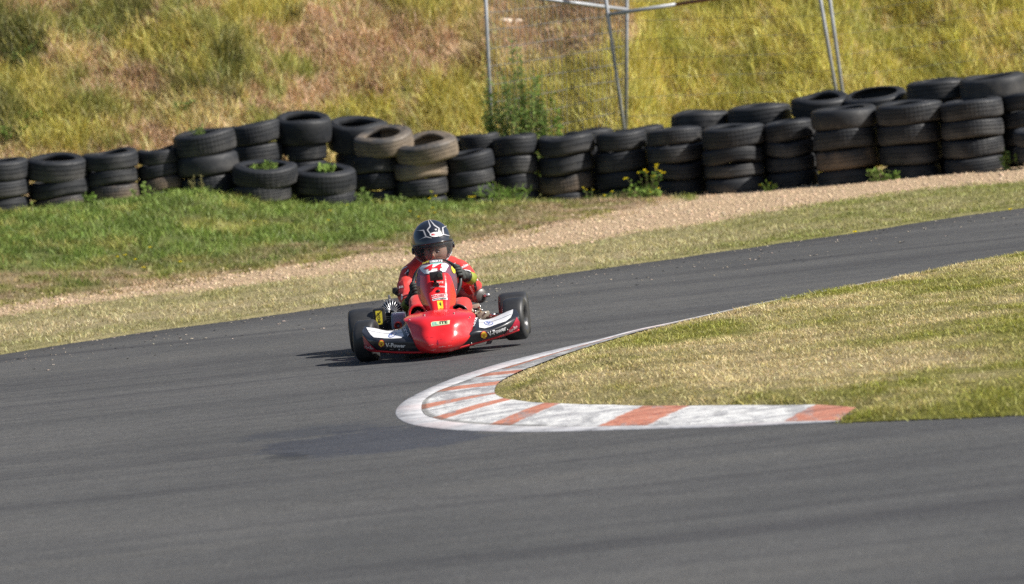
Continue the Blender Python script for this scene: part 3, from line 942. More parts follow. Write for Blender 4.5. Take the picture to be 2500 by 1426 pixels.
stack("stack topped by the tan dusty tyre", [(1041, 338, 388, 148, 14, -4, 5), (1028, 394, 436, 124, 0, 0, 5), (1030, 436, 480, 124, 0, 0, 0), (1034, 480, 520, 116, 0, 0, 2)], -0.35)
stack("short stack right of the tan dusty tyre", [(1146, 371, 416, 117, 6, -4, 0), (1147, 416, 453, 116, 0, -2, 0), (1149, 453, 486, 116, 0, 0, 0), (1152, 486, 520, 112, 0, 0, 2)], -0.25)
stack("back stack peeping over the short stack", [(1172, 327, 366, 96, 0, 0, 0), (1176, 366, 408, 100, 0, 0, 2)], 0.35, fill=2)
stack("dark back stack behind the tan dusty tyre", [(1098, 335, 372, 110, 2, 2, 2), (1100, 372, 412, 110, 0, 0, 2)], 0.75, fill=1)
stack("brownish stack behind the green grass tuft", [(1258, 330, 378, 108, 1, -2, 0), (1261, 378, 425, 106, 0, 0, 0), (1263, 425, 469, 106, 0, 0, 2), (1265, 469, 508, 106, 0, 0, 2)], 0.0)
stack("stack with a pale scuff on its top tyre", [(1383, 330, 377, 138, 1, 0, 2), (1382, 377, 424, 134, 0, -1, 2), (1382, 424, 470, 132, 0, -1, 8), (1383, 470, 512, 130, 0, 0, 1)], -0.12)
stack("stack just left of the tall yellow flowers", [(1517, 321, 367, 122, 0, -1, 0), (1518, 367, 418, 124, 0, 0, 0), (1519, 418, 460, 122, 0, 0, 0), (1520, 460, 500, 120, 0, 0, 2)])
stack("stack right behind the tall yellow flowers", [(1647, 312, 352, 134, 1, 0, 1), (1650, 352, 395, 138, 0, 0, 0), (1653, 395, 436, 138, 0, 0, 7), (1657, 436, 480, 132, 0, 0, 1)], -0.1)
stack("sloping-topped stack, first right of the flowers", [(1790, 306, 358, 150, 3, 0, 1), (1790, 358, 398, 144, 0, -1, 7), (1793, 398, 432, 140, 0, 0, 2), (1797, 432, 470, 140, 0, 0, 3)], -0.2)
stack("shaded narrow stack, second right of the flowers", [(1926, 294, 342, 124, 2, -3, 1), (1928, 342, 380, 122, 0, 0, 7), (1931, 380, 418, 120, 0, 0, 2), (1935, 418, 456, 122, 0, 0, 0)])
stack("broad stack, third from the right edge", [(2061, 262, 312, 158, 3, 0, 3), (2064, 312, 362, 154, 0, 0, 1), (2068, 362, 412, 150, 0, 0, 8), (2072, 412, 452, 144, 0, 0, 2)], -0.25)
stack("broad stack, next to last whole one", [(2220, 249, 300, 158, 3, 0, 1), (2221, 300, 350, 152, 0, -1, 4), (2223, 350, 401, 148, 0, 0, 1), (2226, 401, 442, 140, 0, 0, 0)], -0.2)
stack("last whole broad stack at the right", [(2372, 242, 290, 150, 2, -2, 1), (2374, 290, 336, 150, 0, 0, 1), (2376, 336, 383, 150, 0, 0, 4), (2378, 383, 424, 142, 0, 0, 0)], -0.15)
stack("shaded stack cut off by the right picture edge", [(2512, 225, 268, 130, 2, 0, 2), (2513, 268, 308, 126, 0, 0, 2)], 0.15, fill=2)
stack("low pair cut off by the right picture edge", [(2540, 312, 352, 128, 2, 0, 2), (2541, 352, 396, 128, 0, 0, 0)], -0.6)
# back row, seen over the front one
stack("back stack behind the scuffed one, barely showing", [(1438, 317, 356, 118, 0, -2, 2)], 0.65, fill=3)
stack("back stack behind the one left of the flowers", [(1562, 310, 350, 122, 0, -2, 0)], 0.65, fill=3)
stack("back stack behind the yellow flowers, tilted top", [(1712, 272, 318, 144, 2, 2, 2), (1714, 318, 360, 130, 0, 0, 0)], 0.65, fill=2)
stack("back stack leaning over the sloping top tyre", [(1855, 256, 308, 150, 2, 0, 0), (1857, 308, 350, 140, 0, 0, 1)], 0.65, fill=2)
stack("back stack below the paired fence posts, ring open", [(2005, 234, 284, 140, 9, 0, 2), (2008, 284, 330, 130, 0, 0, 0)], 0.55, fill=2)
stack("back stack with a long tipped open ring", [(2137, 226, 268, 154, 11, -4, 6), (2142, 268, 316, 140, 0, 0, 2)], 0.6, fill=2)
stack("back stack over the next to last broad one", [(2290, 195, 246, 148, 2, 0, 0), (2293, 246, 296, 140, 0, 0, 2)], 0.55, fill=3)
stack("highest back stack at the right picture edge", [(2425, 184, 240, 156, 4, -2, 3), (2428, 240, 288, 146, 0, 0, 2)], 0.35, fill=3)

# ------------------------------------------------------------------ temporary fence
GALV = simple("galvanised_steel", (0.36, 0.38, 0.41), 0.5, 0.3, 0.15, 9)
RUSTY = simple("rusty_steel", (0.30, 0.14, 0.08), 0.8, 0.1, 0.3, 30)
WIRE = simple("fence_wire", (0.30, 0.30, 0.30), 0.5, 0.6, 0.1, 30)
def ground_z(x, y): return float(height(np.array([x]), np.array([y]))[0])
def fence(name, label, top_l, bot_l, top_r, bot_r, Yl, Yr, rails, nx, ny, group, rusty=None, hide_right=False, wr=0.0030):
    """quadrilateral panel given by its two posts; posts run on down to the ground"""
    tl, bl, tr, br = P(*top_l, Yl), P(*bot_l, Yl), P(*top_r, Yr), P(*bot_r, Yr)
    def down(t, b):
        d = (b - t).normalized(); p = b.copy()
        for k in range(200):
            if p.z <= ground_z(p.x, p.y) - 0.05: break
            p = p + d * 0.02
        return p
    bl2, br2 = down(tl, bl), down(tr, br)
    root = thing(name, label, "fence", (bl2 + br2) / 2, group)
    for k, (a, b) in enumerate(((tl, bl2), (tr, br2))):
        if hide_right and k == 1: continue
        MB().tube([a, b], 0.021, 12).build("post", GALV, root)
    for (pa, pb, Ya, Yb, mat) in rails:
        MB().tube([P(*pa, Ya), P(*pb, Yb)], 0.021, 12).build("rail", mat, root)
    mb = MB()
    for i in range(1, nx):
        t = i / nx
        a, b = tl.lerp(tr, t), bl2.lerp(br2, t)
        mb.tube([a, b], wr, 4, False)
    for j in range(0, ny + 1):
        t = (j + 0.5) / (ny + 1)
        a, b = tl.lerp(bl2, t), tr.lerp(br2, t)
        w = [a.lerp(b, q / 8) + Vector((0, 0, random.uniform(-0.006, 0.006))) for q in range(9)]
        mb.tube(w, wr * 1.25, 4, False)
    mb.build("wire_mesh", WIRE, root)
    return root
FG = "temporary wire fence panels behind the tyres"
fence("fence_panel", "grey steel wire mesh fence panel with weeds at its foot", (1172, -300), (1200, 320), (1533, -300), (1528, 312), 51.6, 52.0,
      [((1172, -22), (1533, 24), 51.6, 52.0, GALV)], 34, 17, FG)
fb = fence("fence_panel", "wire fence panel with a partly rusted cross rail, slanting posts", (1437, -300), (1523, 312), (1952, -300), (2041, 225), 51.7, 51.2,
      [((1484, 36), (1650, 11), 51.7, 51.5, GALV), ((1650, 11), (1985, -40), 51.5, 51.2, RUSTY)], 0, 15, FG, wr=0.0018)
fence("fence_panel", "wire fence panel running off to the right from the paired posts", (1985, -300), (2057, 228), (2700, -420), (2740, 180), 51.3, 51.0, [], 0, 13, FG, hide_right=True, wr=0.0014)

# ------------------------------------------------------------------ weeds
def leaf_mat(name, col):
    m = bpy.data.materials.new(name); m.use_nodes = True
    nt = m.node_tree
    for n in list(nt.nodes): nt.nodes.remove(n)
    c = ramp(nt, noise(nt, 30, 3), [(0.3, tuple(q * 0.7 for q in col)), (0.7, tuple(q * 1.35 for q in col))])
    d = N(nt, "ShaderNodeBsdfDiffuse"); t = N(nt, "ShaderNodeBsdfTranslucent"); mx = N(nt, "ShaderNodeMixShader"); mx.inputs[0].default_value = 0.3
    o = N(nt, "ShaderNodeOutputMaterial")
    nt.links.new(c, d.inputs[0]); nt.links.new(c, t.inputs[0])
    nt.links.new(d.outputs[0], mx.inputs[1]); nt.links.new(t.outputs[0], mx.inputs[2]); nt.links.new(mx.outputs[0], o.inputs[0])
    return m
LD = leaf_mat("dark_leaf", (0.20, 0.285, 0.085)); LM = leaf_mat("mid_leaf", (0.15, 0.24, 0.05)); LB = leaf_mat("bright_leaf", (0.22, 0.32, 0.08))
LO = leaf_mat("olive_leaf", (0.30, 0.27, 0.12)); STM = leaf_mat("weed_stem", (0.16, 0.16, 0.08)); YEL = leaf_mat("petal", (0.85, 0.70, 0.03)); LDRY = leaf_mat("dry_leaf", (0.40, 0.27, 0.13))

def leaf(mb, p, d, L, W_, mi=0):
    d = Vector(d).normalized()
    s = d.cross(Vector((random.uniform(-1, 1), random.uniform(-1, 1), random.uniform(-0.4, 1)))).normalized()
    n = d.cross(s)
    mid = p + d * L * 0.5 + n * L * 0.08
    mb.add([p, p + d * L * 0.3 + s * W_ * 0.4, mid + s * W_ * 0.5, p + d * L, mid - s * W_ * 0.5, p + d * L * 0.3 - s * W_ * 0.4], [(0, 1, 2, 5), (5, 2, 3, 4)], mi)

def weed(name, label, cat, base, stems, H, spread, L, W_, nleaf, lm, flowers=0, group=None, top_only=0.0, fan=0.25, fl=0.012):
    base = Vector(base)
    root = thing(name, label, cat, base, group)
    ms, ml, mf = MB(), MB(), MB()
    tips = []
    for k in range(stems):
        a = random.random() * 6.28; sp = spread * math.sqrt(random.random())
        b = base + Vector((math.cos(a) * sp * fan, math.sin(a) * sp * fan, -0.03))
        h = H * random.uniform(0.55, 1.0) * (1 - 0.35 * sp / max(spread, 1e-3))
        t = base + Vector((math.cos(a) * sp, math.sin(a) * sp, h))
        m = b.lerp(t, 0.5) + Vector((0, 0, h * 0.12))
        pts = [b, b.lerp(m, 0.5), m, m.lerp(t, 0.5), t]
        ms.tube(pts, [0.006, 0.005, 0.004, 0.003, 0.002], 5)
        for i in range(nleaf):
            u = top_only + (1 - top_only) * random.random()
            q = u * 4; i0 = min(int(q), 3); p = pts[i0].lerp(pts[i0 + 1], q - i0)
            d = Vector((random.uniform(-1, 1), random.uniform(-1, 1), random.uniform(-0.15, 0.9)))
            leaf(ml, p, d, L * random.uniform(0.6, 1.2) * (1.15 - 0.5 * u), W_ * random.uniform(0.7, 1.2))
        tips.append(t)
    ms.build("stem", STM, root, smooth=True)
    if nleaf: 
        f = ml.build("foliage", lm, root, smooth=False)
    for k in range(flowers):
        mf = MB()
        t = tips[k % len(tips)] + Vector((random.uniform(-1, 1), random.uniform(-1, 1), random.uniform(-0.6, 1))) * (0.02 if k >= len(tips) else 0.0)
        for q in range(6):
            a = q * 1.047
            leaf(mf, t, (math.cos(a), math.sin(a), 0.35), fl, fl * 0.8)
        mf.ell(t, (fl * 0.45, fl * 0.45, fl * 0.35), nu=6, nv=4)
        mf.build("flower_head", YEL, root, smooth=False)
    return root
def on_ground(px, py, Y):
    p = P(px, py, Y); return Vector((p.x, p.y, ground_z(p.x, p.y)))

# tall weed clump at the fence foot
for (x, H, sp, st, lab) in ((1205, 1.6, 0.14, 26, "tall dark green weed climbing the left fence post"), (1275, 2.0, 0.20, 40, "tallest bushy green weed behind the tyres, between the fence posts"),
                            (1325, 1.6, 0.17, 24, "green weed leaning right, beside the tallest bushy one")):
    weed("tall_weed", lab, "weed", on_ground(x, 330, 51.2), st, H, sp * 1.6, 0.10, 0.018, 44, LD if x < 1300 else LM, 0, "tall weeds at the foot of the fence", fan=0.4)
# yellow flowered weed in front of the tyres
def at_wall(px, py, dY=-0.75):
    Y = wallY(px) + dY; p = P(px, py, Y); return Vector((p.x, p.y, ground_z(p.x, p.y)))
weed("flowering_weed", "tall wild mustard with yellow flower heads in front of the tyres", "weed", at_wall(1578, 462), 11, 0.40, 0.26, 0.06, 0.03, 9, LM, 15, fan=0.3, fl=0.020)
weed("flowering_weed", "leafy base weed under the tall yellow flowers", "weed", at_wall(1572, 470, -0.85), 16, 0.13, 0.24, 0.07, 0.035, 8, LB, 3, fan=0.6, fl=0.014)
for x, y, h, lab in ((1438, 482, 0.24, "small yellow flowered weed left of the tall mustard"), (1490, 480, 0.12, "low weed with two yellow buds between the mustard and its small neighbour"),
                     (1058, 500, 0.17, "yellow flowered weed at the foot of the tan dusty stack"), (1152, 498, 0.20, "single yellow flower before the short stack"),
                     (1868, 440, 0.13, "tiny weed with one yellow flower before the shaded narrow stack"), (805, 508, 0.16, "yellow flowers before the low pair with a broad-leaved weed")):
    weed("flowering_weed", lab, "weed", at_wall(x, y), 4, h, 0.08, 0.045, 0.02, 6, LM, 3, "small yellow flowered weeds by the tyres", fl=0.016)
for x, y, H, sp, st, L, W_, nl, lm, lab in (
        (1235, 488, 0.30, 0.30, 26, 0.16, 0.012, 9, LM, "spiky dark green grass tuft against the brownish stack"),
        (215, 492, 0.22, 0.08, 7, 0.07, 0.03, 10, LM, "dark green weed in the gap after the first whole stack"),
        (352, 478, 0.26, 0.12, 6, 0.055, 0.045, 8, LB, "bright leafy vine beside the narrow four-tyre stack"),
        (470, 462, 0.28, 0.05, 5, 0.03, 0.012, 26, LO, "thin seed spikes in front of the broad stack"),
        (495, 464, 0.22, 0.04, 3, 0.03, 0.012, 26, LO, "short seed spikes beside the thin ones at the broad stack"),
        (700, 490, 0.30, 0.09, 6, 0.06, 0.028, 10, LM, "leafy weed growing between the two low pairs"),
        (880, 494, 0.20, 0.14, 12, 0.08, 0.03, 9, LD, "dark weed between low pair and grey tipped stack"),
        (965, 496, 0.16, 0.14, 9, 0.07, 0.03, 8, LD, "dark weed at the foot of the grey tipped stack"),
        (1880, 434, 0.14, 0.10, 7, 0.06, 0.02, 8, LM, "small weed tuft below the shaded narrow stack"),
        (2140, 415, 0.20, 0.14, 9, 0.06, 0.02, 9, LB, "small bright weed between the last three whole stacks"),
        (2180, 412, 0.12, 0.12, 7, 0.06, 0.02, 8, LM, "low weed under the next to last broad stack"),
        (2460, 385, 0.26, 0.10, 7, 0.06, 0.028, 10, LB, "bright leafy weed right of the last whole stack"),
        (2482, 372, 0.34, 0.02, 1, 0.035, 0.03, 24, LB, "single tall leafy stem at the right edge of the tyres"),
        (600, 488, 0.10, 0.20, 12, 0.08, 0.035, 7, LM, "low green weeds before the feathery weed pair"),
        (840, 496, 0.14, 0.20, 12, 0.08, 0.03, 7, LM, "green weeds at the foot of the broad-leaved weed pair")):
    weed("weed", lab, "weed", at_wall(x, y), st, H, sp, L, W_, nl, lm, 0, "weeds growing round the tyre stacks", fan=0.5)
# plants in tyres
def in_tyre(px, py, dY): return P(px, py, wallY(px) + dY)
weed("weed", "feathery bright weed growing out of a low tyre pair", "weed", in_tyre(645, 412, -0.62), 14, 0.09, 0.16, 0.05, 0.02, 12, LB, 0, "weeds growing out of the tyres", fan=0.5)
weed("weed", "broad-leaved pale green weed in a low tyre pair", "weed", in_tyre(795, 422, -0.62), 9, 0.11, 0.15, 0.09, 0.06, 5, LB, 0, "weeds growing out of the tyres", fan=0.4)
weed("weed", "dark sprig growing out of the broad stack", "weed", in_tyre(490, 326, -0.1), 8, 0.10, 0.14, 0.05, 0.018, 9, LD, 0, "weeds growing out of the tyres", fan=0.4)
weed("dry_weed", "withered brown sprig behind the feathery weed", "weed", in_tyre(697, 396, -0.25), 4, 0.10, 0.06, 0.05, 0.03, 6, LDRY)
# shrubs on the bank
def bank_at(px, py):
    d = ray(px, py); Y = wallY(px) + 2.5
    for k in range(400):
        p = CAMP + d * (Y / d.y)
        if p.z <= ground_z(p.x, p.y): break
        Y += 0.03
    return Vector((p.x, p.y, ground_z(p.x, p.y)))
for x, y, H, sp, st, lm, lab in (
        (40, 140, 0.30, 0.30, 15, LD, "dark bushy weed at the upper left of the bank"),
        (0, 90, 0.34, 0.26, 13, LO, "olive bush on the bank at the left picture edge"),
        (215, 100, 0.34, 0.26, 16, LD, "dark green bush high on the left bank"),
        (300, 90, 0.44, 0.22, 14, LO, "olive brown bush right of the dark high one"),
        (20, 345, 0.34, 0.22, 22, LM, "dark leafy bush low on the bank behind the first tyres"),
        (235, 292, 0.30, 0.14, 16, LO, "narrow olive weed above the second whole stack"),
        (560, 250, 0.36, 0.20, 16, LO, "tall brownish green bush on the bank left of centre"),
        (430, 275, 0.26, 0.24, 20, LD, "low dark bush on the bank above the broad stack"),
        (620, 210, 0.30, 0.18, 14, LO, "thin olive weed right of the tall brownish bush"),
        (720, 40, 0.30, 0.15, 14, LO, "dry olive weed near the top of the bank"),
        (90, 300, 0.26, 0.2, 12, LM, "green weed low on the bank near the dark leafy bush")):
    weed("bush", lab, "bush", bank_at(x, y), st, H * 0.75, sp * 1.25, 0.05, 0.02, 11, lm, 0, "bushes on the bank behind the tyres", fan=0.35)
# pale rocks on the bank
def rock(px, py, sx, sy, sz, label):
    p = bank_at(px, py); mb = MB(); mb.ell((0, 0, 0), (1, 1, 1), nu=14, nv=9)
    vs = []
    for v in mb.v:
        n = 1 + 0.35 * (float(vnoise(v[0] * 2.2 + px, v[1] * 2.2 + v[2] * 2.2)) - 0.5) * 2
        vs.append((v[0] * sx * n + p.x, v[1] * sy * n + p.y, v[2] * sz * n + p.z + sz * 0.5))
    mb.v = vs
    o = mb.build("rock", bpy.data.materials.get("pale_rock") or simple("pale_rock", (0.62, 0.52, 0.42), 0.9, 0, 0.2, 12, 0.5), None, p)
    tag(o, label, "rock")
rock(1232, 58, 0.10, 0.08, 0.04, "pale flat rock on the bank behind the fence")
rock(1262, 57, 0.06, 0.05, 0.03, "small pale rock touching the flat one behind the fence")

for i, (x, y) in enumerate([(805, 515), (846, 502), (800, 540), (1000, 518), (1022, 530), (1055, 508), (1060, 520), (620, 540), (365, 605), (285, 628), (305, 626), (330, 634), (440, 640), (350, 655), (1590, 470), (1670, 452), (1150, 470), (2086, 566), (2465, 512), (1750, 450)]):
    p = Pz(x, y, 0.1)
    for k in range(300):
        d = ray(x, y); Y = 31 + k * 0.08; q = CAMP + d * (Y / d.y)
        if q.z <= ground_z(q.x, q.y) + 0.05: break
    g = ground_z(q.x, q.y)
    root = thing("dandelion", ["yellow flower before the broad-leaved weed pair", "yellow flower in front of the grey tipped stack", "small yellow flower on the green slope below the low pair", "yellow flower on the slope straight above the helmet", "yellow flower close above the top of the helmet", "yellow flower just under the tan dusty stack", "lower yellow flower under the tan dusty stack", "yellow flower before the feathery weed pair", "lone yellow flower in the middle of the green slope", "upper of the close yellow flowers low on the left slope", "middle of the close yellow flowers low on the left slope", "lower of the close yellow flowers low on the left slope", "yellow flower by the green weeds above the gravel strip", "lowest yellow flower on the left slope near the gravel", "yellow flower right under the tall mustard plant", "yellow flower at the foot of the stack behind the mustard", "yellow flower under the short stack", "bright yellow flower at the asphalt edge, far side of the track", "yellow flower at the asphalt edge near the right picture edge", "yellow flower before the sloping-topped stack"][i], "flower", (q.x, q.y, g), "yellow flowers dotted in the grass")
    MB().tube([(q.x, q.y, g - 0.01), (q.x + 0.004, q.y, g + 0.05)], 0.0025, 5).build("stem", STM, root)
    m = MB()
    for t in range(8):
        a = t * 0.785; leaf(m, Vector((q.x + 0.004, q.y, g + 0.05)), (math.cos(a), math.sin(a), 0.3), 0.020, 0.014)
    m.ell((q.x + 0.004, q.y, g + 0.052), (0.009, 0.009, 0.006), nu=6, nv=4)
    m.build("flower_head", YEL, root, smooth=False)
# ------------------------------------------------------------------ racing kart
K0 = P(1076, 862, 28.0); K0.z = 0.0
KX = K0.x
def L(dx, dy, z): return Vector((KX + dx, 28.0 + dy, z))
def Q(px, py, dy): return P(px, py, 28.0 + dy)

RED = simple("red_bodywork", (0.72, 0.018, 0.022), 0.22, 0, 0.06, 6, 0, coat=0.8)
def scuffed_red():
    m, nt, b = new_mat("scuffed_red_bodywork")
    n = noise(nt, 9, 6, 0.7)
    c = ramp(nt, noise(nt, 5, 4), [(0.3, (0.66, 0.014, 0.020)), (0.7, (0.76, 0.024, 0.028))])
    c = mixc(nt, ramp(nt, noise(nt, 30, 7, 0.8, mapscale=(0.5, 1, 1.5)), [(0.66, (0, 0, 0)), (0.72, (0.6, 0.6, 0.6))]), c, (0.30, 0.02, 0.02))
    c = mixc(nt, ramp(nt, n, [(0.6, (0, 0, 0)), (0.8, (0.18, 0.18, 0.18))]), c, (0.75, 0.35, 0.30))
    nt.links.new(c, b.inputs['Base Color'])
    nt.links.new(ramp(nt, n, [(0.35, (0.16,) * 3), (0.7, (0.42,) * 3)]), b.inputs['Roughness'])
    b.inputs['Coat Weight'].default_value = 0.6; b.inputs['Coat Roughness'].default_value = 0.1
    return m
REDS = scuffed_red()
DKR = simple("dark_red_paint", (0.36, 0.010, 0.035), 0.3, 0, 0.1, 10, coat=0.5)
BLK = simple("black_bodywork", (0.020, 0.021, 0.027), 0.3, 0, 0.25, 10, coat=0.4)
WHT = simple("white_vinyl", (0.78, 0.78, 0.80), 0.35, 0, 0.04, 12, coat=0.3)
SILV = simple("bare_aluminium", (0.55, 0.55, 0.56), 0.32, 0.85, 0.15, 20)
STEEL = simple("dull_steel", (0.32, 0.31, 0.30), 0.4, 0.8, 0.25, 25)
TAN = simple("tan_anodised_metal", (0.50, 0.44, 0.34), 0.45, 0.35, 0.15, 25)
DARKM = simple("dark_cast_metal", (0.030, 0.032, 0.040), 0.45, 0.4, 0.3, 30)
GREYP = simple("grey_airbox_plastic", (0.24, 0.28, 0.34), 0.45, 0, 0.08, 12)
BLKP = simple("black_plastic", (0.018, 0.018, 0.020), 0.4, 0, 0.3, 30)
YELV = simple("yellow_vinyl", (0.80, 0.66, 0.05), 0.4, 0, 0.05, 12)
ORV = simple("orange_vinyl", (0.90, 0.34, 0.01), 0.4, 0, 0.05, 12)
REDV = simple("red_vinyl", (0.62, 0.02, 0.03), 0.4, 0, 0.05, 12)
BLUV = simple("blue_vinyl", (0.02, 0.09, 0.42), 0.4, 0, 0.05, 12)
GRNV = simple("pale_green_vinyl", (0.52, 0.60, 0.36), 0.45, 0, 0.15, 30)
TEALV = simple("teal_vinyl", (0.16, 0.42, 0.38), 0.4, 0, 0.05, 12)
REDA = simple("red_rubber", (0.45, 0.05, 0.03), 0.5, 0, 0.15, 30)
def slick_mat():
    m, nt, b = new_mat("slick_rubber")
    n = noise(nt, 12, 5, 0.6, mapscale=(0.35, 1, 1))
    nt.links.new(ramp(nt, n, [(0.3, (0.022, 0.023, 0.025)), (0.7, (0.048, 0.048, 0.050))]), b.inputs['Base Color'])
    nt.links.new(ramp(nt, n, [(0.3, (0.36,) * 3), (0.7, (0.55,) * 3)]), b.inputs['Roughness'])
    bump(nt, b, noise(nt, 120, 3, 0.7), 0.12, 0.002)
    return m
SLICK = slick_mat()

def bvh_of(mb):
    return BVHTree.FromPolygons([Vector(v) for v in mb.v], mb.f)
def cast(bvh, px, py, off):
    d = ray(px, py).normalized()
    h = bvh.ray_cast(CAMP, d)
    if h[0] is None:
        return None
    n = h[1]
    if n.dot(d) > 0: n = -n
    return h[0] + n * off
def decal(name, polys, bvh, mats, parent, off=0.0025, step=3.0, thick=True):
    """flat shapes (photo pixels) laid onto a curved surface, triangulated finely; polys: list of (points, material index)"""
    mb = MB()
    for k, (pts, mi) in enumerate(polys):
        bm = bmesh.new()
        vs = [bm.verts.new((x, y, 0)) for x, y in pts]
        try: bm.faces.new(vs)
        except Exception: bm.free(); continue
        bmesh.ops.triangulate(bm, faces=bm.faces)
        for it in range(6):
            es = [e for e in bm.edges if e.calc_length() > step]
            if not es or len(bm.verts) > 3000: break
            bmesh.ops.subdivide_edges(bm, edges=es, cuts=1); bmesh.ops.triangulate(bm, faces=bm.faces)
        bm.verts.index_update()
        pos = [cast(bvh, v.co.x, v.co.y, off + 0.0004 * k) for v in bm.verts]
        ok = [f for f in bm.faces if all(pos[v.index] is not None for v in f.verts)]
        base = len(mb.v); mb.v.extend([tuple(p) if p is not None else (KX, 28, 0) for p in pos])
        for f in ok:
            mb.f.append(tuple(base + v.index for v in f.verts)); mb.mi.append(mi)
        bm.free()
    # drop unused
    used = sorted({i for f in mb.f for i in f}); mp = {o: i for i, o in enumerate(used)}
    mb.v = [mb.v[i] for i in used]; mb.f = [tuple(mp[i] for i in f) for f in mb.f]
    if not mb.f: return None
    return mb.build(name, mats, parent, smooth=True)

def glyphs(s, shear=0.0, font_bold=0.0, spacing=1.0):
    cu = bpy.data.curves.new("t", 'FONT'); cu.body = s; cu.size = 1.0; cu.offset = font_bold; cu.resolution_u = 3; cu.space_character = spacing
    o = bpy.data.objects.new("t", cu); COL.objects.link(o)
    dg = bpy.context.evaluated_depsgraph_get(); dg.update()
    me = bpy.data.meshes.new_from_object(o.evaluated_get(dg))
    vs = [(v.co.x + shear * v.co.y, v.co.y) for v in me.vertices]; fs = [tuple(p.vertices) for p in me.polygons]
    bpy.data.objects.remove(o); bpy.data.curves.remove(cu); bpy.data.meshes.remove(me)
    return vs, fs
def text(name, s, a, b, hpx, bvh, mat, parent, off=0.004, shear=0.0, bold=0.0, up=None, bend=0.0):
    """writing from pixel a (start of baseline) to pixel b (end of baseline), hpx tall, laid on a surface"""
    vs, fs = glyphs(s, shear, bold)
    x0 = min(v[0] for v in vs); x1 = max(v[0] for v in vs); y0 = min(v[1] for v in vs); y1 = max(v[1] for v in vs)
    a = Vector(a); b = Vector(b); u = b - a
    n = Vector(up).normalized() if up is not None else Vector((u.y, -u.x)).normalized()
    if up is None and n.y > 0 and abs(n.y) > 0.2: n = -n
    bm = bmesh.new()
    bv = [bm.verts.new((v[0], v[1], 0)) for v in vs]
    for f in fs:
        try: bm.faces.new([bv[i] for i in f])
        except Exception: pass
    bm.verts.index_update()
    for v in bm.verts:
        t = (v.co.x - x0) / (x1 - x0); h = (v.co.y - y0) / (y1 - y0)
        p = a + u * t + n * (h * hpx + bend * 4 * t * (1 - t))
        v.co = (p.x, p.y, 0)
    bmesh.ops.triangulate(bm, faces=bm.faces)
    for it in range(5):
        es = [e for e in bm.edges if e.calc_length() > 2.5]
        if not es: break
        bmesh.ops.subdivide_edges(bm, edges=es, cuts=1); bmesh.ops.triangulate(bm, faces=bm.faces)
    bm.verts.index_update()
    pos = [cast(bvh, v.co.x, v.co.y, off) for v in bm.verts]
    mb = MB(); mb.v = [tuple(p) if p is not None else (KX, 28, 0) for p in pos]
    for f in bm.faces:
        if all(pos[v.index] is not None for v in f.verts): mb.f.append(tuple(v.index for v in f.verts)); mb.mi.append(0)
    bm.free()
    used = sorted({i for f in mb.f for i in f}); mp = {o: i for i, o in enumerate(used)}
    mb.v = [mb.v[i] for i in used]; mb.f = [tuple(mp[i] for i in f) for f in mb.f]
    if not mb.f: return None
    return mb.build(name, mat, parent, smooth=False)

def sheet(ctrl, nu=8, nv=6, thick=0.006):
    """smooth surface through a grid of control points (rows of points); returns MB (front sheet) """
    R0, C0 = len(ctrl), len(ctrl[0])
    rows = []
    for i in range((R0 - 1) * nv + 1):
        t = i / nv
        line = [crom([ctrl[r][c] for r in range(R0)], t) for c in range(C0)]
        rows.append([crom(line, j / nu) for j in range((C0 - 1) * nu + 1)])
    mb = MB(); W_ = len(rows[0])
    mb.v = [tuple(p) for r in rows for p in r]
    for i in range(len(rows) - 1):
        for j in range(W_ - 1):
            a = i * W_ + j; mb.f.append((a, a + 1, a + W_ + 1, a + W_)); mb.mi.append(0)
    return mb, rows
def solid(o, t, off=1.0):
    s = o.modifiers.new("thickness", 'SOLIDIFY'); s.thickness = t; s.offset = off
    return o
def face_front(o, flip=None):
    """make the sheet's normals look toward -Y so that thickness goes behind"""
    me = o.data
    s = sum(p.normal.y * p.area for p in me.polygons)
    if s > 0:
        me.flip_normals()
    return o

kart = thing("racing_kart", "red racing kart number 44 with black and white front wing, cornering on the asphalt", "kart", K0)

# --- front wing, left and right halves (picture side), and the red nose
def wing(B, C, T, dB, dC, dT):
    ctrl = [[Q(*p, d) for p, d in zip(B, dB)], [Q((p[0] * .55 + q[0] * .45), (p[1] * .55 + q[1] * .45), min(d, e) - 0.015) for p, q, d, e in zip(B, C, dB, dC)],
            [Q(*p, d) for p, d in zip(C, dC)], [Q(*p, d) for p, d in zip(T, dT)]]
    return sheet(ctrl, 8, 6)
LB_ = [(889, 849), (905, 858), (934, 861), (965, 863), (1000, 863.5), (1036, 863)]
LC_ = [(884, 812), (900, 824), (916, 826), (948, 828.5), (984, 827), (1020, 826)]
LT_ = [(886, 803), (892, 797), (919, 800.5), (945, 806), (979, 800), (998, 774)]
dl = ([-.22, -.28, -.33, -.37, -.41, -.44], [-.24, -.31, -.36, -.39, -.42, -.44], [-.16, -.14, -.14, -.15, -.17, -.2])
wl, wl_rows = wing(LB_, LC_, LT_, *dl)
RB_ = [(1100, 858), (1135, 848.5), (1165, 840), (1200, 830), (1240, 818), (1268, 808)]
RC_ = [(1120, 824), (1155, 806), (1184, 803), (1212, 796), (1243, 782), (1268, 772)]
RT_ = [(1144, 766), (1166, 776), (1193, 778), (1224, 766), (1252, 754), (1262, 757)]
dr = ([-.44, -.41, -.37, -.33, -.28, -.22], [-.44, -.42, -.39, -.36, -.31, -.24], [-.2, -.17, -.15, -.14, -.14, -.16])
wr_, wr_rows = wing(RB_, RC_, RT_, *dr)
wing_l = solid(face_front(wl.build("front_wing", BLK, kart)), 0.012, -1)
wing_r = solid(face_front(wr_.build("front_wing", BLK, kart)), 0.012, -1)
bl, br = bvh_of(wl), bvh_of(wr_)
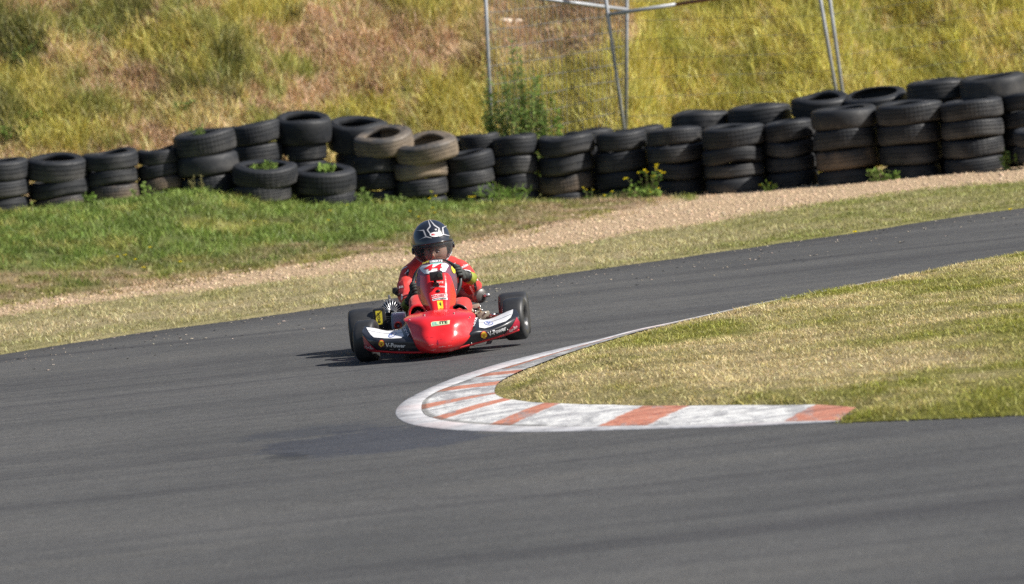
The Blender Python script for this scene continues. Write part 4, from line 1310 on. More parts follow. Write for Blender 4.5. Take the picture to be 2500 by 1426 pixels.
# nose
def nrow(Lp, C, Rp, de, dc):
    ML = ((Lp[0] + C[0]) / 2, (Lp[1] + C[1]) / 2); MR = ((Rp[0] + C[0]) / 2, (Rp[1] + C[1]) / 2)
    dm = de + (dc - de) * 0.9
    return [Q(*Lp, de), Q(*ML, dm), Q(*C, dc), Q(*MR, dm), Q(*Rp, de)]
nose_ctrl = [nrow((1032, 862), (1064, 863), (1104, 858), -.455, -.505),
             nrow((1018, 850), (1064, 856), (1126, 846), -.465, -.54),
             nrow((1008, 829), (1064, 836), (1145, 826), -.455, -.545),
             nrow((1001, 808), (1066, 812), (1152, 805), -.415, -.515),
             nrow((993, 790), (1069, 790), (1158, 784), -.36, -.48),
             nrow((985, 779), (1073, 772), (1160, 768), -.29, -.40),
             nrow((1006, 767), (1074, 757), (1143, 757), -.15, -.24),
             nrow((1030, 764), (1074, 752), (1118, 755), -.05, -.14)]
nm, _r = sheet(nose_ctrl, 8, 6)
nose = solid(face_front(nm.build("nose_cone", REDS, kart)), 0.008, -1)
bn = bvh_of(nm)
# red lip along the lower edge of both wings
def strip(name, rows, i0, i1, mat, off, parent, j0=0, j1=None):
    mb = MB(); W_ = len(rows[0]); j1 = W_ if j1 is None else j1
    vs = [[rows[i][j] + Vector((0, -off, 0)) for j in range(j0, j1)] for i in range(i0, i1 + 1)]
    w = j1 - j0
    mb.v = [tuple(p) for r in vs for p in r]
    for i in range(len(vs) - 1):
        for j in range(w - 1):
            a = i * w + j; mb.f.append((a, a + 1, a + w + 1, a + w)); mb.mi.append(0)
    return solid(face_front(mb.build(name, mat, parent)), 0.004, -1)
strip("lower_lip", wl_rows, 0, 2, REDV, 0.006, wing_l)
strip("lower_lip", wr_rows, 0, 2, REDV, 0.006, wing_r)
# dark red outer ends
decal("end_panel", [([(887, 820), (893, 826), (903, 838), (918, 852), (931, 858), (905, 856), (891, 849)], 0)], bl, DKR, wing_l, 0.003)
decal("end_panel", [([(1261, 775), (1268, 786), (1268, 800), (1262, 806), (1225, 820), (1238, 808), (1250, 795)], 0)], br, DKR, wing_r, 0.003)
# white panels
decal("white_panel", [([(894, 800.5), (905, 801), (919, 803.5), (932, 807), (945, 809), (960, 808.5), (972, 807), (980, 804), (986, 822), (979, 826.5), (960, 827.5), (940, 827), (913, 824.5), (906, 819), (900, 811)], 0),
     ([(899, 807.4), (915, 811), (940, 815), (960, 815), (982, 812.6), (982, 813.4), (960, 815.8), (940, 815.8), (915, 811.8), (899, 808.2)], 1)], bl, [WHT, BLK], wing_l, 0.003)
decal("white_panel", [([(1169, 781), (1180, 782.5), (1193, 781), (1208, 776), (1225, 768), (1240, 761), (1253, 756.5), (1251.5, 766), (1247, 776), (1235, 785.5), (1215, 792), (1197, 799), (1184, 802.5), (1170, 800.5)], 0),
     ([(1170, 789), (1195, 788), (1222, 779), (1250, 767), (1250, 767.9), (1222, 779.9), (1195, 788.9), (1170, 789.9)], 1)], br, [WHT, BLK], wing_r, 0.003)
# writing and emblems of the wings
def disc(cx, cy, rx, ry, rot=0, n=20):
    c, s = math.cos(R_(rot)), math.sin(R_(rot))
    return [(cx + rx * math.cos(t) * c - ry * math.sin(t) * s, cy + rx * math.cos(t) * s + ry * math.sin(t) * c) for t in [2 * math.pi * k / n for k in range(n)]]
def shell(cx, cy, r, rot, bvh, parent, w):
    def pts(k, red):
        o = []
        for q in range(8):
            for h in (0, 0.5):
                a = R_(200 + (q + h) * 140 / 7.5) ; rr = r * k * (1.0 if h == 0.5 else 0.90)
                o.append((math.cos(a) * rr, math.sin(a) * rr * 1.02))
        o += [(r * k * 0.98, r * k * 0.15), (r * k * 0.78, r * k * 0.55), (r * k * 0.36, r * k * 0.72), (r * k * 0.30, r * k * 0.95), (-r * k * 0.30, r * k * 0.95), (-r * k * 0.36, r * k * 0.72), (-r * k * 0.78, r * k * 0.55), (-r * k * 0.98, r * k * 0.15)]
        c, s = math.cos(R_(rot)), math.sin(R_(rot))
        return [(cx + x * w * c - y * s, cy + x * w * s + y * c) for x, y in o]
    polys = [(pts(1.0, 1), 0), (pts(0.84, 0), 1)]
    for q in (-50, -25, 0, 25, 50):
        a = R_(270 + q + rot); e = (cx + math.cos(a) * r * 0.8 * w, cy + math.sin(a) * r * 0.8); b = (cx, cy + r * 0.55)
        dx, dy = e[1] - b[1], b[0] - e[0]; l = math.hypot(dx, dy); dx, dy = dx / l * 0.28, dy / l * 0.28
        polys.append(([(b[0] - dx, b[1] - dy), (b[0] + dx, b[1] + dy), (e[0] + dx, e[1] + dy), (e[0] - dx, e[1] - dy)], 0))
    decal("shell_emblem", polys, bvh, [REDV, YELV], parent, 0.0035)
shell(931.5, 839, 8.2, 5, bl, wing_l, 0.95)
shell(1181, 818, 9.3, -10, br, wing_r, 0.95)
text("lettering", "V-Power", (941, 846.5), (990, 848.5), 9.5, bl, WHT, wing_l, bold=0.035)
text("lettering", "V-Power", (1193, 820.5), (1236.5, 805), 10.5, br, WHT, wing_r, bold=0.035)
text("lettering", "Ray-Ban", (893, 850), (912, 853.5), 7.5, bl, WHT, wing_l, 0.0065, shear=0.3)
text("lettering", "Ray-Ban", (1245, 812), (1263, 799.5), 8, br, WHT, wing_r, 0.0065, shear=0.3)
text("lettering", "CEVA", (983, 800), (995.5, 823), 6, bl, WHT, wing_l, bold=0.03, up=(0.9, -0.45))
text("lettering", "CEVA", (1157.5, 799), (1166.5, 777), 7.5, br, WHT, wing_r, bold=0.03, up=(-0.95, -0.35))
for (cx, cy, rx, ry, rot, bv, pa, a, b, hh) in ((958, 818.5, 11, 5.6, -28, bl, wing_l, (952.5, 824), (962, 818.5), 7), (1193, 790.5, 11, 5, 5, br, wing_r, (1187, 793.5), (1198, 793.5), 7)):
    decal("round_emblem", [(disc(cx, cy, rx, ry, rot), 0), (disc(cx, cy, rx * .84, ry * .8, rot), 1)], bv, [BLUV, WHT], pa, 0.0042)
    text("lettering", "hp", a, b, hh, bv, BLUV, pa, 0.0058, shear=0.25, bold=0.02)
# sticker and scuffs on the nose
decal("sticker", [([(1052, 789), (1056, 786.5), (1063, 785.5), (1080, 784.5), (1098.5, 782.5), (1097.5, 791.5), (1080, 794), (1060, 797), (1053, 797.5)], 0)], bn, GRNV, nose, 0.0025)
text("lettering", "EL", (1056, 795.5), (1071, 794), 7.5, bn, TEALV, nose, 0.004, bold=0.03)
text("lettering", "ITE", (1074, 792.5), (1093, 790.5), 6.5, bn, BLKP, nose, 0.004, bold=0.03)
decal("scuff", [([(1067, 838), (1068.5, 829), (1070, 834), (1072, 842), (1069.5, 841)], 0)], bn, DKR, nose, 0.0016)
decal("scuff", [([(1018, 829), (1030, 832.5), (1040, 834), (1030, 833.5)], 0)], bn, DKR, nose, 0.0016)

# --- steering fairing: red lower shell with tinted screen round it
def glassy(name, tint, k):
    m = bpy.data.materials.new(name); m.use_nodes = True; nt = m.node_tree
    for n in list(nt.nodes): nt.nodes.remove(n)
    t = N(nt, "ShaderNodeBsdfTransparent"); d = N(nt, "ShaderNodeBsdfPrincipled"); mx = N(nt, "ShaderNodeMixShader"); o = N(nt, "ShaderNodeOutputMaterial")
    t.inputs[0].default_value = (*tint, 1)
    c = ramp(nt, noise(nt, 9, 4), [(0.3, tuple(q * 0.35 for q in tint)), (0.7, tuple(q * 0.55 for q in tint))])
    nt.links.new(c, d.inputs['Base Color']); d.inputs['Roughness'].default_value = 0.08; d.inputs['Coat Weight'].default_value = 1.0
    f = ramp(nt, noise(nt, 14, 4), [(0.3, (k - 0.05,) * 3), (0.7, (k + 0.07,) * 3)])
    nt.links.new(f, mx.inputs[0])
    nt.links.new(t.outputs[0], mx.inputs[1]); nt.links.new(d.outputs[0], mx.inputs[2]); nt.links.new(mx.outputs[0], o.inputs[0])
    return m
TINT = glassy("purple_tinted_screen", (0.62, 0.34, 0.48), 0.42)
SMOKE = glassy("clear_visor", (0.80, 0.81, 0.83), 0.055)
_nt = SMOKE.node_tree
_lw = N(_nt, "ShaderNodeLayerWeight"); _lw.inputs[0].default_value = 0.35
_mx = [n for n in _nt.nodes if n.type == 'MIX_SHADER'][0]
_nt.links.new(ramp(_nt, _lw.outputs['Facing'], [(0.0, (0.04,) * 3), (0.45, (0.10,) * 3), (0.75, (0.38,) * 3), (1.0, (0.8,) * 3)]), _mx.inputs[0])
def srow(Lp, C, Rp, de, dc):
    r = nrow(Lp, C, Rp, de, dc); return r
scr = [srow((1060, 772), (1075, 774), (1093, 769), -.10, -.13),
       srow((1041, 761), (1075, 765), (1106, 755), -.02, -.12),
       srow((1030, 744), (1074, 745), (1112, 740), .05, -.08),
       srow((1020, 720), (1071, 720), (1115, 717), .10, -.03),
       srow((1015, 690), (1068, 690), (1117, 688), .15, .02),
       srow((1018, 662), (1064, 662), (1111, 660), .20, .07),
       srow((1030, 645), (1062, 643), (1096, 643), .24, .13),
       srow((1046, 637), (1063, 633.5), (1082, 635), .28, .20)]
sm, srows = sheet(scr, 8, 6)
screen = solid(face_front(sm.build("screen_fairing", TINT, kart)), 0.003, -1)
bs = bvh_of(sm)
decal("red_fairing", [([(1060, 772), (1048, 767), (1038, 757), (1031, 743), (1028, 728), (1027, 710), (1026, 690), (1026, 672), (1037, 674), (1048, 671), (1078, 667), (1092, 667), (1100, 676), (1105, 690), (1109, 705), (1113, 722),
      (1112, 738), (1108, 750), (1101, 761), (1091, 769), (1075, 773)], 0)], bs, RED, screen, 0.002, 4)
decal("number_plate", [([(1025, 656), (1032, 649.5), (1060, 645.5), (1085, 643), (1092, 646), (1095, 650), (1090, 657), (1087, 663.5), (1080, 665), (1074, 660), (1050, 662.5), (1047, 669), (1037, 669.5), (1030, 663)], 0)], bs, WHT, screen, 0.0035, 3)
text("race_number", "44", (1036, 663), (1080, 659.5), 14.5, bs, REDV, screen, 0.0055, shear=0.15, bold=0.03)
text("lettering", "FIVE", (1032.5, 646.5), (1049, 641), 4.6, bs, YELV, screen, 0.0045, bold=0.05, shear=0.2)
text("lettering", "LIBERTE", (1050, 642.5), (1080, 640.5), 5.0, bs, WHT, screen, 0.0045, bold=0.04)
decal("teal_line", [([(1050, 644), (1060, 642.5), (1079, 641), (1080, 643.2), (1060, 645), (1051, 646.5)], 0)], bs, TEALV, screen, 0.003, 3)
decal("yellow_badge", [(disc(1106, 659, 3.6, 9.5, -20), 0)], bs, YELV, screen, 0.003, 3)
decal("yellow_badge", [([(1014.8, 671), (1017, 667), (1019, 668), (1018, 676), (1016, 680)], 0)], bs, YELV, screen, 0.003, 3)
text("lettering", "KUTZ", (1066, 693), (1083, 692), 4.6, bs, WHT, screen, 0.004, bold=0.03)
text("lettering", "SCUDERIA", (1065, 701), (1087, 703), 3.6, bs, WHT, screen, 0.004, bold=0.02)
text("lettering", "CORSE", (1052, 706), (1064, 701.5), 3.4, bs, WHT, screen, 0.004, bold=0.02)
decal("white_strip", [([(1054, 722), (1065, 718.8), (1080, 717.5), (1091, 718.5), (1091, 725), (1080, 724), (1066, 725), (1055, 728)], 0)], bs, WHT, screen, 0.003, 3)
decal("white_strip", [([(1055.5, 731), (1066, 728), (1080, 726), (1092, 727.5), (1092, 732.5), (1080, 731.5), (1067, 733), (1057, 735.5)], 0)], bs, WHT, screen, 0.003, 3)
text("lettering", "BRIDGEST", (1056, 726.3), (1090, 723.3), 4.2, bs, REDV, screen, 0.0045, bold=0.03, bend=1.2)
text("lettering", "estrella", (1058, 734), (1090, 731.3), 3.8, bs, BLKP, screen, 0.0045, bold=0.02, bend=1.2)
bad = decal("yellow_badge", [([(1067, 735.5), (1080.5, 734.5), (1083, 754), (1070, 755.8)], 0)], bs, YELV, screen, 0.003, 3)
hx, hy, hs = 1075, 744, 1.0
horse = [(-1, -5.2), (0.2, -6), (1, -5), (0.6, -3.6), (1.2, -2), (1.6, -0.5), (3.2, -1.2), (2.4, 0.6), (2.0, 2.0), (3.2, 3.2), (3, 5), (2.3, 3.9), (1, 2.6), (-0.6, 1.2), (-1.4, -0.2), (-3.2, -0.2), (-3.4, -1.2), (-1.6, -1.6), (-0.8, -3), (-1.8, -3.8)]
decal("horse_emblem", [([(hx + x * hs, hy + y * hs) for x, y in horse], 0)], bs, BLKP, screen, 0.0045, 2)
MB().ell(cast(bs, 1069.5, 712, 0.006), (0.013, 0.007, 0.010)).build("fixing_knob", BLKP, screen)
MB().ell(cast(bs, 1088.5, 757.5, 0.003), (0.008, 0.004, 0.008)).build("fixing_screw", SILV, screen)

# bolts, cables and scrapes
for x, y, bv, pa in ((905, 846, bl, wing_l), (975, 853, bl, wing_l), (1150, 838, br, wing_r), (1238, 805, br, wing_r), (1000, 782, bn, nose), (1146, 776, bn, nose), (1036, 771, bn, nose), (1108, 766, bn, nose)):
    c = cast(bv, x, y, 0.002)
    if c is not None: MB().ell(c, (0.006, 0.004, 0.006), None, 10, 6).build("bolt", STEEL, pa)
SCR = simple("scraped_gelcoat", (0.50, 0.46, 0.45), 0.7, 0, 0.2, 60)
def scratches(bv, parent, box, n, mat):
    for k in range(n):
        x = random.uniform(box[0], box[2]); y = random.uniform(box[1], box[3]); l = random.uniform(3, 12); a = random.uniform(-0.25, 0.15); w = random.uniform(0.25, 0.6)
        pts = [(x, y), (x + l * math.cos(a), y + l * math.sin(a)), (x + l * math.cos(a), y + l * math.sin(a) + w), (x, y + w * 1.3)]
        decal("scratch", [(pts, 0)], bv, mat, parent, 0.0012, 3)
scratches(bn, nose, (1015, 815, 1130, 852), 12, DKR)
scratches(bn, nose, (1040, 842, 1110, 858), 7, SCR)
scratches(bl, wing_l, (940, 850, 1000, 858), 5, SCR)
scratches(br, wing_r, (1130, 835, 1210, 842), 5, SCR)
MB().tube([L(-0.10, 0.05, 0.20), L(-0.22, 0.2, 0.16), L(-0.30, 0.45, 0.17), Q(962, 760, 0.52)], 0.004, 8).build("throttle_cable", BLKP, kart)
MB().tube([L(0.12, 0.05, 0.16), L(0.24, 0.25, 0.13), Q(1150, 760, 0.5)], 0.0035, 8).build("brake_line", SILV, kart)

# --- action camera on the screen: a thing clamped to the kart
cmc = Q(1065, 674, -0.02)
rotc = Matrix.Rotation(R_(-6), 3, 'Y')
camr = thing("action_camera", "small black action camera mounted in front of the race number", "camera", cmc)
MB().box(cmc, (0.080, 0.045, 0.054), None, bev=0.005).build("housing", BLKP, camr, auto=40)
lens_c = Q(1073, 672, -0.05)
MB().lathe([(0.0, 0.0), (0.014, 0.0), (0.017, 0.004), (0.019, 0.016), (0.019, 0.028)][::-1], lens_c, (0, 1, 0), 24).build("lens", simple("camera_lens", (0.03, 0.035, 0.03), 0.08, 0, 0.2, 20, coat=1.0), camr, auto=40)
MB().tube([Q(1062, 686, -0.01), Q(1064, 693, 0.0)], 0.010, 10).tube([Q(1058, 694, 0.0), Q(1071, 693, 0.0)], 0.008, 10).box(Q(1065, 697, 0.01), (0.04, 0.03, 0.012), bev=0.003).build("mount", BLKP, camr, auto=40)

# --- wheels
RIMM = simple("dark_alloy", (0.10, 0.10, 0.105), 0.35, 0.6, 0.2, 25)
def wheel(name, c, R, W, steer, label=None, camber=0.0):
    """tyre slick on a light rim; axis along X turned by steer"""
    r = thing(name, None, None, (0, 0, 0))
    r.parent = kart
    r.location = Vector(c) - K0
    if label: r["label"] = label
    ax = Vector((math.cos(steer), math.sin(steer), math.sin(camber)))
    hw = W / 2; ri = R * 0.53
    prof = [(ri, -hw * 0.86), (ri * 1.08, -hw * 0.98), (R * 0.72, -hw * 1.04), (R * 0.86, -hw * 1.02), (R * 0.94, -hw * 0.93), (R * 0.985, -hw * 0.78), (R * 0.998, -hw * 0.5), (R, 0),
            (R * 0.998, hw * 0.5), (R * 0.985, hw * 0.78), (R * 0.94, hw * 0.93), (R * 0.86, hw * 1.02), (R * 0.72, hw * 1.04), (ri * 1.08, hw * 0.98), (ri, hw * 0.86), (ri * 0.98, 0)]
    org = Vector(c)
    def put(mb, nm, mat, **k):
        o = mb.build(nm, mat, None, origin=org, **k); o.location = (0, 0, 0); o.parent = r; return o
    put(MB().lathe(prof, c, ax, 56, closed=True), "tyre", SLICK)
    rim = MB()
    rp = [(ri * 0.985, -hw * 0.90), (ri * 1.05, -hw * 0.97), (ri * 1.05, -hw * 0.92), (ri * 0.93, -hw * 0.80), (ri * 0.80, -hw * 0.3), (ri * 0.80, hw * 0.3), (ri * 0.93, hw * 0.80), (ri * 1.05, hw * 0.92), (ri * 1.05, hw * 0.97), (ri * 0.985, hw * 0.90), (ri * 0.90, hw * 0.8), (ri * 0.76, hw * 0.3), (ri * 0.76, -hw * 0.3), (ri * 0.90, -hw * 0.8)]
    rim.lathe(rp, c, ax, 40, closed=True)
    a = Vector((0, 0, 1)); x = ax.cross(a).normalized(); y = ax.cross(x)
    for k in range(6):
        t = k * math.pi / 3 + 0.3; e = x * math.cos(t) + y * math.sin(t)
        rim.tube([Vector(c) + e * 0.02, Vector(c) + e * ri * 0.80], [0.010, 0.007], 8)
    put(rim, "rim", RIMM, auto=35)
    put(MB().lathe([(0, -hw * 0.5), (0.022, -hw * 0.5), (0.024, -hw * 0.4), (0.024, hw * 0.4), (0.022, hw * 0.5), (0, hw * 0.5)], c, ax, 20), "hub", DARKM, auto=35)
    return r
cFL = Q(897, 833, 0.0); cFR = Q(1259, 778, 0.0)
cFL.z = max(cFL.z, 0.125)
wheel("front_wheel", cFL, 0.128, 0.120, R_(-14), None, R_(-1))
wheel("front_wheel", cFR, 0.131, 0.128, R_(-10), "lifted front wheel just off the asphalt")
# front wheels point a little toward the picture's left: normals turned so that their right faces show
WB_ = 0.84
cRL = Q(889.5, 800, WB_); cRL.z = 0.140
cRR = Q(1256, 765, WB_); cRR.z = 0.142
wheel("rear_wheel", cRL, 0.140, 0.180, R_(-2)); wheel("rear_wheel", cRR, 0.140, 0.180, R_(-2))
MB().tube([cRL, cRR], 0.020, 14).build("rear_axle", STEEL, kart)
# --- chassis
Z0 = 0.055
fr = MB()
for sx in (-1, 1):
    fr.tube([L(sx * 0.20, -0.30, 0.07), L(sx * 0.21, -0.05, Z0), L(sx * 0.22, 0.35, Z0), L(sx * 0.30, 0.60, Z0), L(sx * 0.31, 1.15, Z0 + 0.01)], 0.015, 10)
    fr.tube([L(sx * 0.22, 0.05, Z0), L(sx * 0.40, 0.0, 0.11)], 0.014, 10)
    fr.tube([L(sx * 0.30, 0.85, Z0), L(sx * 0.30, 0.92, 0.13)], 0.014, 10)
fr.tube([L(-0.20, -0.30, 0.07), L(-0.12, -0.42, 0.08), L(0.12, -0.42, 0.08), L(0.20, -0.30, 0.07)], 0.013, 10)
fr.tube([L(-0.21, -0.05, Z0), L(0.21, -0.05, Z0)], 0.015, 10); fr.tube([L(-0.31, 0.7, Z0), L(0.31, 0.7, Z0)], 0.015, 10); fr.tube([L(-0.31, 1.15, Z0 + .01), L(0.31, 1.15, Z0 + .01)], 0.015, 10)
fr.build("chassis_frame", BLKP, kart)
MB().box(L(0, 0.15, 0.042), (0.42, 0.75, 0.005)).build("floor_tray", BLKP, kart, smooth=False)
tr = MB()
tr.tube([L(-0.38, 0.06, 0.12), L(-0.05, 0.12, 0.11)], 0.006, 8).tube([cFR + Vector((-0.07, 0.06, 0)), L(0.05, 0.12, 0.12)], 0.006, 8)
tr.build("tie_rods", SILV, kart)
MB().tube([cFR + Vector((-0.16, 0.03, 0.0)), cFR + Vector((-0.02, 0, 0))], 0.013, 10).build("stub_axle", STEEL, kart)
MB().tube([cFL + Vector((0.16, 0.03, 0.0)), cFL + Vector((0.02, 0, 0))], 0.013, 10).build("stub_axle", STEEL, kart)
# low side bars
for sx, z in ((-1, 0.07), (1, 0.09)):
    MB().tube([L(sx * 0.31, 0.30, z), L(sx * 0.42, 0.36, z + 0.02), L(sx * 0.43, 0.68, z + 0.02), L(sx * 0.31, 0.74, z)], 0.012, 10).build("side_bar", STEEL, kart)
MB().tube([L(-0.5, 1.14, 0.11), L(-0.3, 1.18, 0.12), L(0.3, 1.18, 0.12), L(0.5, 1.14, 0.13)], 0.014, 10).build("rear_bumper", BLKP, kart)
# seat
sc = [[L(-0.17, 0.78, .09), L(-0.09, 0.76, .06), L(0, 0.75, .055), L(0.09, 0.76, .06), L(0.17, 0.78, .09)],
      [L(-0.20, 1.0, .13), L(-0.12, 1.0, .075), L(0, 1.0, .065), L(0.12, 1.0, .075), L(0.20, 1.0, .13)],
      [L(-0.21, 1.14, .25), L(-0.12, 1.20, .19), L(0, 1.22, .17), L(0.12, 1.20, .19), L(0.21, 1.14, .25)],
      [L(-0.20, 1.22, .40), L(-0.12, 1.30, .38), L(0, 1.33, .38), L(0.12, 1.30, .38), L(0.20, 1.22, .40)]]
sm2, _ = sheet(sc, 6, 6)
solid(sm2.build("seat", BLKP, kart), 0.006)
# steering wheel and column
swc = (Q(1012, 712, 0.58) + Q(1121, 667, 0.58)) / 2
sa = (Vector((0, -0.86, 0.5))).normalized()
uu = (Q(1121, 667, 0.58) - Q(1012, 712, 0.58)); swr = uu.length / 2; uu.normalize(); vv = sa.cross(uu).normalized()
rimp = [swc + (uu * math.cos(t) + vv * math.sin(t)) * swr for t in [2 * math.pi * k / 36 for k in range(37)]]
sw = thing("steering_wheel", None, None); sw.parent = kart; sw.location = swc - K0
def putp(mb, nm, mat, par, org, **k):
    o = mb.build(nm, mat, None, origin=org, **k); o.location = (0, 0, 0); o.parent = par; return o
putp(MB().tube(rimp, 0.012, 10), "rim", BLKP, sw, swc)
putp(MB().tube([swc - uu * swr, swc, swc + uu * swr], 0.009, 8).tube([swc, swc - vv * swr * (1 if vv.z > 0 else -1)], 0.009, 8), "spokes", STEEL, sw, swc)
MB().tube([swc, L(0, 0.12, 0.12)], 0.010, 10).build("steering_column", STEEL, kart)
# red cowl arches over the driver's shins, closed by a black sheet for the shade inside
for name, pts, inner in (("side_cowl", [(999, 776), (1000, 760), (1007, 750), (1018, 746), (1030, 748), (1038, 757), (1042, 768)], None), ("side_cowl", [(1100, 760), (1106, 750), (1116, 744), (1128, 746), (1137, 752), (1142, 760)], None)):
    path = [Q(x, y, -0.02) for x, y in pts]; path2 = [Q(x, y + 1, 0.16) for x, y in pts]
    fine = [crom(path, (len(path) - 1) * i / 24) for i in range(25)]; fine2 = [crom(path2, (len(path) - 1) * i / 24) for i in range(25)]
    MBc = MB(); MBc.tube(fine, 0.009 if pts[0][0] < 1050 else 0.005, 8)
    o = MBc.build(name, RED if pts[0][0] < 1050 else BLK, kart)
    mb = MB(); mb.v = [tuple(p) for p in fine] + [tuple(p) for p in fine2]
    mb.f = [(i, i + 1, 26 + i, 25 + i) for i in range(24)]; mb.mi = [0] * 24
    solid(mb.build("cowl_skin", RED if pts[0][0] < 1050 else BLK, o, origin=K0), 0.004)
    mb = MB(); c = sum(fine2, Vector()) / 25; mb.v = [tuple(p) for p in fine2] + [tuple(c)]
    mb.f = [(i, i + 1, 25) for i in range(24)]; mb.mi = [0] * 24
    solid(mb.build("cowl_shade_plate", BLKP, o, origin=K0), 0.004)  # black sheet stands in for the shaded hollow behind the arch

# --- engine (picture left), finned
EY = 0.62
ec = Q(956, 745, EY)
eng = thing("engine", None, None); eng.parent = kart; eng.location = ec - K0
roll_up = Vector((-0.03, -0.25, 1)).normalized()
hb = MB()
xa = Vector((1, 0, 0)); fa = roll_up.cross(xa).normalized() * -1
base_c = Q(955, 757, EY)
# radial head: dome of upright fins fanning from a core
hb.lathe([(0.0, 0.055), (0.025, 0.052), (0.045, 0.02), (0.05, -0.01), (0.05, -0.03), (0, -0.03)], base_c, roll_up, 24)
head = putp(hb, "cylinder_head", DARKM, eng, ec, auto=40)
fins = MB()
b0 = base_c + roll_up * -0.012
hd = MB(); hd.ell(b0, (0.070, 0.058, 0.070), None, 24, 14); 
putp(hd, "head_dome", DARKM, eng, ec)
for k in range(-6, 7):
    a = k * R_(14.0)
    d = (xa * math.sin(a) + roll_up * math.cos(a)).normalized(); s = xa * math.cos(a) - roll_up * math.sin(a)
    arc = [b0 + d * 0.010 + Vector((0, -0.072, 0))] + [b0 + d * (0.084 * math.sin(R_(q))) + Vector((0, -0.070 * math.cos(R_(q)), 0)) for q in (15, 35, 55, 75, 90)] + [b0 + d * 0.084 + Vector((0, 0.04, 0)), b0 + d * 0.010 + Vector((0, 0.04, 0))]
    t = s * 0.0022; m = len(arc)
    fins.add([q - t for q in arc] + [q + t for q in arc], [tuple(range(m)), tuple(range(2 * m - 1, m - 1, -1))] + [(i, m + i, m + (i + 1) % m, (i + 1) % m) for i in range(m)])
o = fins.build("cooling_fin", SILV, None, origin=ec); o.location = (0, 0, 0); o.parent = eng
o.name = "cooling_fins"
bar = MB()
for k in range(6):
    bar.lathe([(0.035, -0.0025), (0.062 - 0.003 * k, -0.0025), (0.062 - 0.003 * k, 0.0025), (0.035, 0.0025)], base_c - roll_up * (0.022 + 0.013 * k), roll_up, 28, closed=True)
bar.lathe([(0.0, 0.0), (0.038, 0.0), (0.038, 0.11), (0.0, 0.11)], base_c - roll_up * 0.13, roll_up, 20)
putp(bar, "finned_barrel", STEEL, eng, ec, auto=35)
putp(MB().lathe([(0, 0), (0.009, 0), (0.009, 0.02), (0.006, 0.03), (0, 0.03)], b0 + roll_up * 0.080, roll_up, 12), "spark_plug", SILV, eng, ec, auto=35)
putp(MB().box(Q(960, 806, EY), (0.17, 0.18, 0.12), bev=0.015), "crankcase", DARKM, eng, ec, auto=35)
putp(MB().lathe([(0, 0), (0.02, 0), (0.022, 0.01), (0.022, 0.035), (0, 0.04)], Q(966, 717, EY + 0.08), (0.1, 0, 1), 16).tube([Q(966, 716, EY + .08), Q(978, 722, EY + .2)], 0.012, 8), "reservoir", BLKP, eng, ec, auto=35)
# battery box with yellow label, airbox with red inlet
bt = Q(928, 778, 0.42)
bx = MB().box(bt, (0.075, 0.12, 0.135), Matrix.Rotation(R_(-3), 3, 'Y'), bev=0.012).build("battery_box", BLKP, kart, auto=40)
bfl = MB().box(bt + Vector((-0.004, -0.0615, 0.01)), (0.040, 0.002, 0.085), Matrix.Rotation(R_(2), 3, 'Y'))
bfl.build("yellow_label", YELV, bx, origin=K0, smooth=False)
vs, fs = glyphs("BOX", 0, 0.02)
mb = MB(); x1 = max(v[0] for v in vs)
for f in fs:
    mb.f.append(tuple(f)); mb.mi.append(0)
mb.v = [tuple(bt + Vector((-0.004 + (0.35 - v[1]) * 0.022 * -1 - 0.0, -0.0635, 0.01 + (v[0] / x1 - 0.5) * 0.065))) for v in vs]
mb.build("lettering", BLKP, bx, origin=K0, smooth=False)
ab = MB()
abc = [Q(954, 767, .30), Q(989, 763, .30), Q(989, 805, .30), Q(957, 806, .30), Q(955, 785, .30)]
abk = [p + Vector((0, 0.14, 0)) for p in abc]
n = 5
ab.add(abc + abk, [tuple(range(n)), tuple(range(2 * n - 1, n - 1, -1))] + [(i, n + i, n + (i + 1) % n, (i + 1) % n) for i in range(n)])
airbox = ab.build("airbox", GREYP, kart, smooth=True, auto=30)
bv = airbox.modifiers.new("edge", 'BEVEL'); bv.width = 0.012; bv.segments = 3
ic = Q(972, 795, .295)
MB().lathe([(0.010, 0.004), (0.013, -0.012), (0.019, -0.02), (0.024, -0.016), (0.026, 0.01), (0.02, 0.02), (0.010, 0.02)], ic, (0.12, 1, 0), 28, closed=True).build("inlet_ring", REDA, airbox, origin=K0, auto=50)
MB().lathe([(0, 0.0), (0.014, 0.0), (0.014, 0.01), (0, 0.01)], ic + Vector((0, 0.006, 0)), (0, 1, 0), 20).build("inlet_mouth", BLKP, airbox, origin=K0)
# exhaust (picture right): dark can with pale end and tail pipe
ea, eb = Q(1128, 712, 0.95), Q(1176, 723, 0.80)
ax = (eb - ea).normalized()
can = MB().tube([ea - ax * 0.03, ea, ea + (eb - ea) * 0.45, eb - ax * 0.022, eb, eb + ax * 0.012], [0.03, 0.045, 0.050, 0.050, 0.044, 0.026], 24)
ex = can.build("silencer", simple("scorched_steel", (0.16, 0.15, 0.145), 0.42, 0.6, 0.3, 15), kart, auto=40)
MB().tube([eb - ax * 0.030, eb - ax * 0.018], [0.0505, 0.0505], 24).build("end_band", simple("heat_tinted_steel", (0.42, 0.33, 0.26), 0.4, 0.6, 0.2, 15), ex, origin=K0, auto=40)
MB().tube([Q(1172, 712, 0.86), Q(1182, 718, 0.86)], [0.02, 0.012], 14).build("clamp", SILV, ex, origin=K0)
MB().tube([Q(1178, 722, 0.8), Q(1195, 720.5, 0.78)], 0.012, 14).build("tail_pipe", SILV, ex, origin=K0)
text("lettering", "Elto Racing", (1139, 735.5), (1155, 733.5), 3.5, bvh_of(can), WHT, ex, 0.003, bold=0.02)
